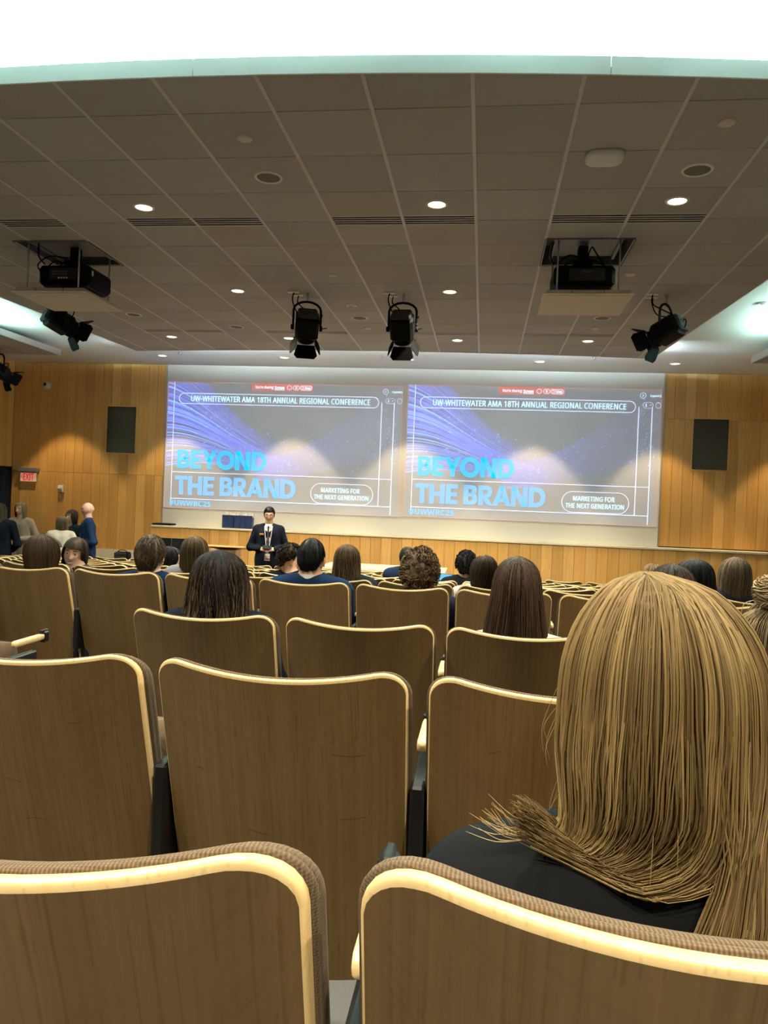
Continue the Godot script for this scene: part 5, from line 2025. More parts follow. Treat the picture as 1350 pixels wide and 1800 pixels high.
func cloth(c: Color) -> StandardMaterial3D:
	var key := "cloth" + c.to_html()
	if not M.has(key):
		var t := tex_mat(key, M.cloth_tex, Vector3(45, 45, 45), 0.95, false, lin(c.r, c.g, c.b))
		t.metallic_specular = 0.12
	return M[key]

func skin(c: Color) -> StandardMaterial3D:
	var key := "skin" + c.to_html()
	if not M.has(key):
		var m := vmat(key, 0.5)
		m.albedo_color = lin(c.r, c.g, c.b)
	return M[key]

# ------------------------------------------------------------------ seated people
func sit_bones(w: float) -> Dictionary:
	var trunk := []
	for s in [-1, 1]:
		trunk.append([Vector3(s * 0.075, 0.56, -0.17), Vector3(s * 0.07 * w, 0.70, -0.10), 0.115, 0.105])
		trunk.append([Vector3(s * 0.07 * w, 0.70, -0.10), Vector3(s * 0.085 * w, 0.84, -0.03), 0.105, 0.105])
		trunk.append([Vector3(s * 0.03, 0.915, 0.0), Vector3(s * 0.165 * w, 0.875, -0.01), 0.058, 0.058])
		trunk.append([Vector3(s * 0.18 * w, 0.872, -0.01), Vector3(s * 0.205 * w, 0.645, -0.14), 0.056, 0.046])
		trunk.append([Vector3(s * 0.205 * w, 0.645, -0.14), Vector3(s * 0.13, 0.585, -0.33), 0.044, 0.032])
	var legs := []
	for s in [-1, 1]:
		legs.append([Vector3(s * 0.09, 0.535, -0.18), Vector3(s * 0.10, 0.53, -0.56), 0.085, 0.062])
		legs.append([Vector3(s * 0.10, 0.53, -0.56), Vector3(s * 0.10, 0.10, -0.60), 0.058, 0.042])
		legs.append([Vector3(s * 0.10, 0.05, -0.57), Vector3(s * 0.105, 0.04, -0.72), 0.045, 0.036])
	return {"trunk": trunk, "legs": legs}

func grow(b: Array, d: float) -> Array:
	var o := []
	for q in b: o.append([q[0], q[1], q[2] + d, q[3] + d])
	return o

func sit_meshes(key: String, w: float) -> void:
	var b := sit_bones(w)
	var neck := [[Vector3(0, 0.90, 0.0), Vector3(0, 1.03, -0.005), 0.058, 0.052], [Vector3(0, 1.03, -0.005), Vector3(0, 1.08, -0.005), 0.052, 0.055]]
	var A := Acc.new()
	A.add(blob(b.trunk + neck, 0.018, 0.05), Transform3D(), Color.WHITE)
	for s in [-1, 1]:
		A.add(make_hand(0.35), hand_xf(Vector3(s * 0.125, 0.583, -0.34), Vector3(-s * 0.35, -0.15, -1), Vector3(0, -1, 0), s), Color.WHITE)
	sit_body[key] = A.commit()
	sit_top[key] = blob(grow(b.trunk, 0.013), 0.016, 0.05)
	sit_top[key + "legs"] = blob(grow(b.legs, 0.006), 0.022, 0.05)

func collar(parent: Node3D, c: Vector3, r: float, h: float, m: Material) -> void:
	var st := smooth_tool()
	var n := 28
	for i in n:
		var p := []
		for q in [[i, 0], [i + 1, 0], [i + 1, 1], [i, 1]]:
			var a: float = TAU * q[0] / n
			var rr := r * (1.0 if q[1] == 0 else 0.86)
			var hh: float = h * (0.65 + 0.35 * cos(a))
			p.append(c + Vector3(sin(a) * rr, hh * q[1] - 0.012, cos(a) * rr * 0.95 + 0.005))
		quad(st, p[0], p[1], p[2], p[3])
		for k in 4: p[k] = c + (p[k] - c) * Vector3(0.93, 1, 0.93)
		quad(st, p[1], p[0], p[3], p[2])
	part(parent, "collar", st, m)

# o: sex, skin, top, hair dictionary, turn, nod, tilt, lean, legs colour, collar
func sitter(x: float, ytop: float, z: float, label: String, o: Dictionary) -> Node3D:
	var row_floor := floor_y(z)
	var t := thing("person", Vector3(x, ytop - 1.178, z), label, "person", "seated audience")
	var key: String = o.get("sex", "f")
	var at: Vector3 = Vector3(0, 1.055, -0.02) + o.get("lean", Vector3.ZERO)
	var hx := head_xf(at, o.get("turn", 0.0), o.get("nod", 0.0), o.get("tilt", 0.0))
	var A := Acc.new()
	A.add(sit_body[key], Transform3D(), Color.WHITE)
	A.add(head_mesh, hx, Color.WHITE)
	put(t, "body", A.commit(), skin(o.get("skin", SKIN[0])))
	put(t, "jacket", sit_top[key], cloth(o.top)).set_meta("label", o.get("wear", "dark jacket"))
	put(t, "trousers", sit_top[key + "legs"], cloth(o.get("legs", Color(0.012, 0.012, 0.015))))
	if o.has("collar"): collar(t, Vector3(0, 0.935, 0.0), 0.072, 0.055, cloth(o.collar))
	if o.has("hair"): hair(t, hx, o.hair)
	if o.has("face"): face_parts(t, hx, o.face, o.get("smile", false))
	t.set_meta("floor", row_floor)
	t.remove_meta("floor")
	return t

const SKIN := [Color(0.60, 0.38, 0.28), Color(0.52, 0.31, 0.21), Color(0.36, 0.20, 0.12)]

# long hair profile: half width, total length below the crown, flare toward the tips
func long_prof(w: float, length: float, flare := 0.0, back := 0.0, top := 0.134) -> Array:
	var p := [[top, 0.004, 0.004, 0.02], [top - 0.014, w * 0.48, 0.06, 0.02], [top - 0.045, w * 0.80, 0.098, 0.014], [top - 0.09, w * 0.95, 0.116, 0.01], [0.0, w, 0.118, 0.008]]
	var low := top - length
	for k in 4:
		var f := (k + 1) / 4.0
		p.append([lerpf(0.0, low, f), w * (1.0 + flare * f), lerpf(0.112, 0.046, f), lerpf(0.008, 0.034 + back * 0.2, f)])
	return p

func cols(a: Color, b: Color, c: Color) -> Array:
	return [a, b, c]

func people() -> void:
	vmat("hair", 0.5).metallic_specular = 0.22
	mat("eye_white", Color(0.90, 0.88, 0.86), 0.3)
	mat("iris", Color(0.12, 0.08, 0.05), 0.2)
	M.cloth_tex = weave_image(64, Color(0.78, 0.78, 0.78), Color(1, 1, 1), 4)
	head_mesh = make_head()
	sit_meshes("f", 0.94)
	sit_meshes("m", 1.08)
	var black := Color(0.010, 0.011, 0.013)
	var navy := Color(0.012, 0.022, 0.055)
	var dark_br := cols(Color(0.012, 0.008, 0.006), Color(0.035, 0.022, 0.014), Color(0.09, 0.06, 0.04))
	var brown := cols(Color(0.03, 0.018, 0.010), Color(0.085, 0.052, 0.030), Color(0.17, 0.11, 0.065))
	var light_br := cols(Color(0.08, 0.05, 0.028), Color(0.19, 0.125, 0.07), Color(0.34, 0.24, 0.14))
	var blackh := cols(Color(0.004, 0.004, 0.005), Color(0.012, 0.011, 0.012), Color(0.04, 0.038, 0.04))
	var caramel := cols(Color(0.03, 0.021, 0.015), Color(0.17, 0.11, 0.06), Color(0.52, 0.37, 0.21))
	hero()
	bun_woman()
	dye = Color(0.62, 0.62, 0.62)
	var zr := func(row, d): return -(ROWS[row][0] + d)
	# third row
	sitter(-1.0, 1.777, zr.call(2, 0.25), "seated woman with long wavy black hair streaked caramel at the ends", {"top": Color(0.010, 0.012, 0.02), "nod": -0.12, "hair": {"prof": long_prof(0.113, 0.43, 0.38, 0.05), "cols": blackh, "tips": caramel, "n": 420, "wave": 0.16, "rad": 0.0024, "seed": 12, "ripple": 0.10}})
	sitter(0.138, 1.752, zr.call(2, 0.25), "seated woman with long straight brown hair in a white top", {"top": Color(0.55, 0.53, 0.49), "wear": "white top", "lean": Vector3(0, 0.06, 0), "hair": {"prof": long_prof(0.090, 0.44, 0.55, 0.04), "cols": cols(Color(0.02, 0.012, 0.009), Color(0.055, 0.034, 0.024), Color(0.12, 0.08, 0.055)), "n": 420, "wave": 0.03, "rad": 0.002, "seed": 20, "ripple": 0.06}})
	sitter(0.685, 1.812, zr.call(2, 0.25), "seated woman with smooth dark brown hair behind the foreground blonde", {"top": black, "hair": {"prof": long_prof(0.09, 0.36, 0.1), "cols": dark_br, "n": 200, "seed": 31}})
	# fourth row
	sitter(-2.735, 1.705, zr.call(3, 0.24), "seated woman with long straight chestnut hair beside the smiling woman", {"top": Color(0.03, 0.03, 0.03), "turn": -0.55, "hair": {"prof": long_prof(0.108, 0.40, 0.22, 0.02), "cols": brown, "n": 260, "wave": 0.03, "seed": 7, "open": 1.0}})
	sitter(-2.03, 1.722, zr.call(3, 0.24), "seated man with tousled short brown hair in a navy jacket", {"sex": "m", "top": navy, "hair": {"short": true, "thick": 0.024, "nape": -0.085, "side": -0.005, "front": 0.05, "cols": cols(Color(0.03, 0.019, 0.011), Color(0.09, 0.058, 0.034), Color(0.20, 0.14, 0.09)), "n": 520, "rad": 0.0028, "wave": 0.25, "ripple": 0.12, "seed": 9}})
	sitter(-1.012, 1.758, zr.call(3, 0.24), "seated man with cropped black hair in a navy suit and white collar", {"sex": "m", "top": Color(0.012, 0.026, 0.065), "wear": "navy suit jacket", "collar": Color(0.75, 0.75, 0.74), "skin": SKIN[1], "hair": {"short": true, "thick": 0.012, "nape": -0.06, "side": 0.005, "front": 0.06, "cols": blackh, "n": 300, "rad": 0.0018, "ripple": 0.03, "seed": 14}})
	sitter(-0.352, 1.697, zr.call(3, 0.24), "seated person with a thick mop of curly sandy hair", {"top": Color(0.012, 0.015, 0.022), "hair": {"short": true, "thick": 0.036, "nape": -0.095, "side": -0.05, "front": 0.05, "cols": light_br, "n": 420, "curl": 0.012, "rad": 0.0034, "ripple": 0.2, "seed": 17}})
	# fifth row
	sitter(-3.10, 1.628, zr.call(4, 0.24), "smiling woman with dark fringe turned round to face backwards", {"top": Color(0.03, 0.03, 0.03), "turn": PI + 0.18, "tilt": 0.12, "lean": Vector3(-0.02, 0, 0), "face": Color(0.02, 0.014, 0.01), "smile": true, "hair": {"prof": long_prof(0.093, 0.34, 0.0), "cols": dark_br, "n": 240, "open": 0.85, "line": 0.055, "seed": 8, "wave": 0.06}})
	sitter(-2.150, 1.683, zr.call(4, 0.24), "seated woman with long light brown hair in a grey top", {"top": Color(0.30, 0.31, 0.35), "wear": "grey top", "hair": {"prof": long_prof(0.102, 0.43, 0.08, 0.03), "cols": cols(Color(0.06, 0.038, 0.02), Color(0.15, 0.098, 0.055), Color(0.27, 0.19, 0.115)), "n": 260, "wave": 0.025, "seed": 10}})
	sitter(-0.975, 1.673, zr.call(4, 0.24), "seated woman with wavy brown hair turning blonde at the tips", {"top": Color(0.012, 0.018, 0.022), "hair": {"prof": long_prof(0.098, 0.40, 0.22, 0.04), "cols": brown, "tips": cols(Color(0.2, 0.14, 0.08), Color(0.36, 0.27, 0.17), Color(0.5, 0.4, 0.28)), "n": 260, "wave": 0.14, "seed": 15, "ripple": 0.09}})
	sitter(0.024, 1.643, zr.call(4, 0.24), "seated woman with shoulder length dark hair and a striped white collar", {"top": Color(0.5, 0.48, 0.45), "wear": "white top", "turn": 0.5, "hair": {"prof": long_prof(0.094, 0.32, 0.08, 0.02), "cols": dark_br, "n": 220, "seed": 19, "open": 1.0}})
	sitter(1.205, 1.743, zr.call(3, 0.24), "seated woman with long glossy black hair over her shoulders", {"top": black, "hair": {"prof": long_prof(0.112, 0.40, 0.25, 0.03), "cols": blackh, "n": 240, "seed": 33, "wave": 0.05}})
	sitter(1.755, 1.711, zr.call(4, 0.24), "seated woman with long ash brown hair swept back beside the black-haired woman", {"top": Color(0.02, 0.02, 0.03), "hair": {"prof": long_prof(0.105, 0.36, 0.15, 0.03), "cols": cols(Color(0.05, 0.035, 0.022), Color(0.14, 0.10, 0.062), Color(0.28, 0.21, 0.14)), "n": 260, "seed": 34, "wave": 0.10}})
	# farther rows
	sitter(-1.655, 1.577, zr.call(5, 0.24), "seated man with dark curly hair looking aside in profile", {"sex": "m", "top": black, "turn": -1.05, "skin": SKIN[0], "hair": {"short": true, "thick": 0.026, "nape": -0.05, "side": 0.01, "front": 0.06, "cols": dark_br, "n": 260, "curl": 0.009, "rad": 0.003, "ripple": 0.15, "seed": 13}, "face": Color(0.02, 0.014, 0.01)})
	sitter(1.42, 1.580, zr.call(5, 0.24), "seated person with grey brown hair against the wainscot", {"top": Color(0.03, 0.03, 0.04), "hair": {"prof": long_prof(0.09, 0.30), "cols": light_br, "n": 160, "seed": 41}})
	sitter(-0.135, 1.525, zr.call(6, 0.24), "seated person with tight black curls beside the glowing phone", {"sex": "m", "top": black, "skin": SKIN[2], "hair": {"short": true, "thick": 0.034, "nape": -0.07, "side": -0.02, "front": 0.055, "cols": blackh, "n": 360, "curl": 0.008, "rad": 0.003, "ripple": 0.12, "seed": 18}})
	sitter(-3.17, 1.455, zr.call(6, 0.24), "seated woman with black hair near the water bottles", {"top": black, "turn": -0.9, "hair": {"prof": long_prof(0.09, 0.30), "cols": blackh, "n": 140, "seed": 42, "open": 1.0}, "face": Color(0.02, 0.014, 0.01)})
	sitter(-0.815, 1.497, zr.call(7, 0.24), "seated man with short black hair before the long table", {"sex": "m", "top": navy, "hair": {"short": true, "thick": 0.02, "nape": -0.06, "side": 0.0, "front": 0.06, "cols": blackh, "n": 260, "rad": 0.0028, "wave": 0.2, "ripple": 0.08, "seed": 16}})
	sitter(-3.06, 1.385, zr.call(7, 0.24), "seated woman with ginger brown hair below the lectern", {"top": Color(0.03, 0.03, 0.03), "turn": -0.5, "hair": {"prof": long_prof(0.10, 0.30), "cols": cols(Color(0.10, 0.045, 0.02), Color(0.24, 0.12, 0.055), Color(0.38, 0.22, 0.11)), "n": 160, "seed": 43}})
	# glowing phone held up beside the curls
	var ph := thing("smartphone", Vector3(-0.335, 1.272, -7.52), "smartphone with a glowing blue screen held beside the black curls", "phone")
	ph.rotation = Vector3(-0.35, 0.1, 0.0)
	var st := tool()
	bx(st, Vector3(0, 0.02, 0), Vector3(0.15, 0.075, 0.009), 0.003)
	part(ph, "case", st, M.black_paint)
	st = tool()
	bx(st, Vector3(0, 0.02, 0.0052), Vector3(0.138, 0.066, 0.001))
	part(ph, "phone_screen", st, M.phone_screen)
	standing()

# ------------------------------------------------------------------ the blonde woman in the foreground
func hero() -> void:
	var t := thing("person", Vector3(0.195, 0.706, -0.85), "woman with long honey blonde hair in a black blazer, seen from behind", "person", "seated audience")
	var H := Vector3(0, 1.10, 0)
	var trunk := []
	for s in [-1, 1]:
		trunk.append([Vector3(s * 0.07, 0.56, -0.06), Vector3(s * 0.075, 0.74, 0.0), 0.11, 0.10])
		trunk.append([Vector3(s * 0.075, 0.74, 0.0), Vector3(s * 0.085, 0.84, 0.03), 0.10, 0.095])
		trunk.append([Vector3(s * 0.02, 0.915, 0.035), Vector3(s * 0.10, 0.898, 0.035), 0.055, 0.052])
		trunk.append([Vector3(s * 0.10, 0.898, 0.035), Vector3(s * 0.172, 0.872, 0.03), 0.052, 0.054])
		trunk.append([Vector3(s * 0.176, 0.870, 0.03), Vector3(s * 0.225, 0.66, -0.05), 0.054, 0.046])
		trunk.append([Vector3(s * 0.225, 0.66, -0.05), Vector3(s * 0.12, 0.60, -0.27), 0.044, 0.032])
	var neck := [[Vector3(0, 0.90, 0.03), Vector3(0, 1.03, 0.01), 0.055, 0.05], [Vector3(0, 1.03, 0.01), Vector3(0, 1.08, 0.0), 0.05, 0.055]]
	var A := Acc.new()
	A.add(blob(trunk + neck, 0.014, 0.045), Transform3D(), Color.WHITE)
	var hx := head_xf(H + Vector3(-0.014, 0, 0), 0.2, -0.03, 0.0, 1.04)
	A.add(head_mesh, hx, Color.WHITE)
	for s in [-1, 1]:
		A.add(make_hand(0.35), hand_xf(Vector3(s * 0.118, 0.598, -0.28), Vector3(-s * 0.35, -0.15, -1), Vector3(0, -1, 0), s), Color.WHITE)
	put(t, "body", A.commit(), skin(SKIN[0]))
	var blk := cloth(Color(0.012, 0.013, 0.015))
	put(t, "blazer", blob(grow(trunk, 0.014), 0.0095, 0.04), blk).set_meta("label", "black blazer")
	put(t, "trousers", blob([[Vector3(-0.09, 0.535, -0.10), Vector3(-0.10, 0.53, -0.48), 0.085, 0.065], [Vector3(0.09, 0.535, -0.10), Vector3(0.10, 0.53, -0.48), 0.085, 0.065], [Vector3(-0.10, 0.53, -0.48), Vector3(-0.10, 0.10, -0.50), 0.06, 0.045], [Vector3(0.10, 0.53, -0.48), Vector3(0.10, 0.10, -0.50), 0.06, 0.045]], 0.02, 0.05), blk)
	# seam where the sleeve is set in
	var st := smooth_tool()
	var sp := []
	for k in 13:
		var a := lerpf(-0.5, PI * 0.75, k / 12.0)
		sp.append(Vector3(-0.178 - 0.016 * cos(a) * 0.0, 0.868 + sin(a) * 0.0685, 0.03 + cos(a) * 0.0685))
	tube(st, sp, 0.0035, 6)
	part(t, "sleeve_seam", st, blk)
	# hair
	var r := RandomNumberGenerator.new()
	r.seed = 2024
	var B := Acc.new()
	# the body of the hair under the loose strands, of the strands' own mean colour
	var mean_blonde := Color(0.24, 0.168, 0.073)
	var cap := smooth_tool()
	ball(cap, H + Vector3(0, 0.012, 0.012), Vector3(0.088, 0.111, 0.100), 40)
	cap.generate_normals()
	B.add(cap.commit(), Transform3D(), mean_blonde)
	var curtain := blob([[H + Vector3(-0.055, 0.0, 0.045), H + Vector3(-0.055, -0.12, 0.05), 0.035, 0.03], [H + Vector3(0.0, 0.0, 0.06), H + Vector3(0.0, -0.16, 0.06), 0.038, 0.028], [H + Vector3(0.055, 0.0, 0.05), H + Vector3(0.06, -0.22, 0.06), 0.04, 0.03], [H + Vector3(0.085, -0.02, 0.01), H + Vector3(0.08, -0.25, 0.04), 0.022, 0.024], [H + Vector3(0.02, -0.05, 0.06), H + Vector3(0.03, -0.26, 0.065), 0.03, 0.022]], 0.01, 0.03)
	B.add(curtain, Transform3D(), mean_blonde)
	var shades := [Color(0.085, 0.057, 0.025), Color(0.14, 0.095, 0.042), Color(0.21, 0.145, 0.062), Color(0.33, 0.235, 0.105), Color(0.50, 0.38, 0.19)]
	for lock in 270:
		var phi := deg_to_rad(r.randf_range(-96, 118) if lock % 3 else r.randf_range(8, 100))
		var lift := r.randf_range(0.0, 0.009)
		var tone := 0.10 + 0.72 * r.randf()
		var tipx := r.randf_range(-1, 1)
		var droop := r.randf_range(-1, 1)
		var wob := r.randf_range(-1, 1)
		for s in 17:
			var f := phi + r.randf_range(-0.07, 0.07)
			var L := lift + r.randf_range(0.0, 0.005)
			var sx := sin(f)
			var cz := cos(f)
			var rx := 0.094 + L
			var rz := 0.108 + L
			# from the parting over the skull
			var px := -0.012 + r.randf_range(-0.010, 0.010)
			var pz := lerpf(-0.085, 0.012, clampf(0.5 + cz * 0.5 + r.randf_range(-0.12, 0.12), 0, 1))
			var pts := [Vector3(px, 0.124 + L * 0.5 - 2.2 * pz * pz, pz)]
			for q in [0.30, 0.55, 0.78, 1.0]:
				var a: float = q * PI / 2
				var yy: float = 0.125 * cos(a)
				pts.append(Vector3(lerpf(px, sx * rx, sin(a)), yy + L * 0.5, lerpf(pz * 0.5, cz * rz, sin(a)) + 0.008))
			var jit := Vector3(r.randf_range(-0.004, 0.004), r.randf_range(-0.003, 0.003), r.randf_range(-0.005, 0.005))
			var deg := rad_to_deg(f)
			if deg < 22.0 + tipx * 14.0:
				# sweeps down and out over the near shoulder in a crescent, tips flicking away
				var u := clampf((28.0 - deg) / 140.0, 0, 1)
				var e := 0.2 + 0.8 * pow(r.randf(), 1.4)
				var bx0 := sx * rx * 0.97
				var low := lerpf(-0.158, -0.122, u) + droop * 0.006
				var zz := lerpf(0.105, 0.05, u) + L
				pts.append(Vector3(sx * (rx + 0.001), -0.05, cz * (rz - 0.004) + 0.012) + jit * 0.5 + Vector3(wob * 0.004, 0, 0))
				pts.append(Vector3(bx0 + wob * 0.005, low * 0.66, lerpf(cz * rz + 0.012, zz, 0.5)) + jit)
				pts.append(Vector3(lerpf(bx0, -0.115, 0.14), low * 0.90, zz) + jit)
				pts.append(Vector3(lerpf(bx0, -0.125, 0.42), low, zz + 0.004) + jit)
				pts.append(Vector3(lerpf(bx0, -0.130, 0.42 + 0.33 * e), low + 0.006 + 0.006 * e, lerpf(zz, 0.085, 0.5)) + jit)
				if e > 0.55: pts.append(Vector3(lerpf(bx0, -0.150, 0.5 + 0.48 * e) + tipx * 0.006, low + 0.018 + 0.016 * e, 0.085 + L) + jit * 1.5)
			else:
				# falls straight down behind the other shoulder
				var u := clampf((deg - 16.0) / 100.0, 0, 1)
				pts.append(Vector3(sx * (rx + 0.003), -0.06, cz * (rz - 0.006) + 0.012) + jit * 0.5)
				pts.append(Vector3(lerpf(0.040, 0.106, u) + wob * 0.004, -0.13 + droop * 0.01, lerpf(0.112, 0.070, u) + L) + jit)
				pts.append(Vector3(lerpf(0.016, 0.106, u) + wob * 0.006, -0.20 + droop * 0.01, lerpf(0.124, 0.112, u) + L) + jit)
				pts.append(Vector3(lerpf(-0.008, 0.100, u) + tipx * 0.006, -0.265, lerpf(0.124, 0.116, u) + L) + jit)
				pts.append(Vector3(lerpf(-0.03, 0.09, u) + tipx * 0.012, -0.325 + droop * 0.02, lerpf(0.120, 0.114, u) + L) + jit)
			var w := []
			for q in curve(pts, 24): w.append(H + q)
			var tn := clampf(tone + r.randf_range(-0.12, 0.12), 0, 1)
			var c0 := pick(shades, tn * 0.68)
			var c1 := pick(shades, clampf(tn * 0.92 + 0.05, 0, 1))
			B.strand(w, r.randf_range(0.0008, 0.0016), c0, c1, 0.3)
	# loose flyaway hairs
	for k in 70:
		var a := r.randf_range(-1.8, 1.9)
		var y0 := r.randf_range(-0.12, 0.09)
		var s0 := sqrt(maxf(0, 1.0 - pow(maxf(y0, 0.0) / 0.13, 2)))
		var p := Vector3(sin(a) * 0.1 * s0, y0, cos(a) * 0.112 * s0)
		var d := Vector3(sin(a) * r.randf_range(0.0, 0.02), -r.randf_range(0.03, 0.09), 0.004)
		var pts := [H + p, H + p + d * 0.35 + Vector3(sin(a), 0, cos(a)) * 0.006, H + p + d * 0.7 + Vector3(sin(a), 0, cos(a)) * 0.008, H + p + d]
		B.strand(curve(pts, 10), 0.0004, shades[2], shades[4], 0.3)
	for k in 26:
		var e := r.randf()
		var p := H + Vector3(-0.125 - 0.02 * e, -0.115 - 0.02 * r.randf(), 0.085)
		var q := p + Vector3(-0.03 - 0.03 * r.randf(), r.randf_range(0.005, 0.035), 0.01)
		B.strand(curve([p, p.lerp(q, 0.5) + Vector3(0, -0.006, 0), q], 8), 0.0005, shades[3], shades[4], 0.3)
	put(t, "hair", B.commit(), M.hair)

# ------------------------------------------------------------------ woman with the bun at the frame edge
func bun_woman() -> void:
	var t := thing("person", Vector3(0.668, 0.585, -1.80), "woman in dark green black jacket with a blonde bun tied high", "person", "seated audience")
	var H := Vector3(0, 1.105, 0)
	var hx := head_xf(H, 0.1, -0.05, 0.0)
	var A := Acc.new()
	A.add(sit_body.f, Transform3D(), Color.WHITE)
	A.add(head_mesh, hx, Color.WHITE)
	put(t, "body", A.commit(), skin(SKIN[0]))
	put(t, "jacket", sit_top.f, cloth(Color(0.010, 0.018, 0.020)))
	put(t, "trousers", sit_top.flegs, cloth(Color(0.012, 0.012, 0.015)))
	var lower := cols(Color(0.02, 0.014, 0.008), Color(0.07, 0.048, 0.026), Color(0.20, 0.15, 0.085))
	hair(t, hx, {"short": true, "thick": 0.013, "nape": -0.085, "side": -0.02, "front": 0.06, "cols": lower, "n": 260, "rad": 0.0018, "wave": 0.05, "ripple": 0.04, "seed": 51})
	# the bun: strands wound round a ball
	var B := Acc.new()
	var r := RandomNumberGenerator.new()
	r.seed = 52
	var c := H + Vector3(-0.022, 0.150, 0.045)
	var st := smooth_tool()
	ball(st, c, Vector3(0.050, 0.042, 0.048), 24)
	st.generate_normals()
	B.add(st.commit(), Transform3D(), Color(0.30, 0.225, 0.125))
	var shades := [Color(0.12, 0.085, 0.045), Color(0.30, 0.225, 0.125), Color(0.50, 0.40, 0.25)]
	for k in 190:
		var ax := Vector3(r.randf_range(-0.5, 0.5), 1.0, r.randf_range(-0.5, 0.5)).normalized()
		var f := frame_at(ax)
		var h := r.randf_range(-0.75, 0.75)
		var a0 := r.randf() * TAU
		var ln := r.randf_range(1.2, 3.2)
		var pts := []
		for i in 14:
			var a := a0 + ln * i / 13.0
			var rr := sqrt(1.0 - h * h)
			var d := f.x * cos(a) * rr + f.y * sin(a) * rr + ax * h
			pts.append(c + Vector3(d.x * 0.052, d.y * 0.044, d.z * 0.05) * (1.0 + 0.06 * sin(a * 2 + k)))
		var cc := pick(shades, r.randf())
		B.strand(pts, r.randf_range(0.0012, 0.0026), cc, cc, 0.4)
	# hair drawn up to the bun, and wisps
	for k in 150:
		var a := r.randf_range(-PI * 0.8, PI * 0.8)
		var p := Vector3(sin(a) * 0.094, r.randf_range(-0.06, 0.02), cos(a) * 0.116)
		var mid := Vector3(sin(a) * 0.080, 0.085, cos(a) * 0.098 + 0.01)
		var pts := [H + p, H + p.lerp(mid, 0.5) * Vector3(1.05, 1, 1.05), H + mid, c + Vector3(sin(a) * 0.02, -0.03, cos(a) * 0.02)]
		var cc := pick(shades, r.randf() * 0.8)
		B.strand(curve(pts, 10), 0.0016, pick(lower, r.randf()), cc, 0.6)
	for k in 24:
		var a := r.randf() * TAU
		var p := c + Vector3(cos(a) * 0.05, -0.02, sin(a) * 0.04)
		B.strand(curve([p, p + Vector3(cos(a) * 0.025, -0.01, 0.01), p + Vector3(cos(a) * 0.03, -0.05, 0.01)], 8), 0.0005, shades[2], shades[1], 0.3)
	put(t, "bun", B.commit(), M.hair).set_meta("label", "blonde wound bun")

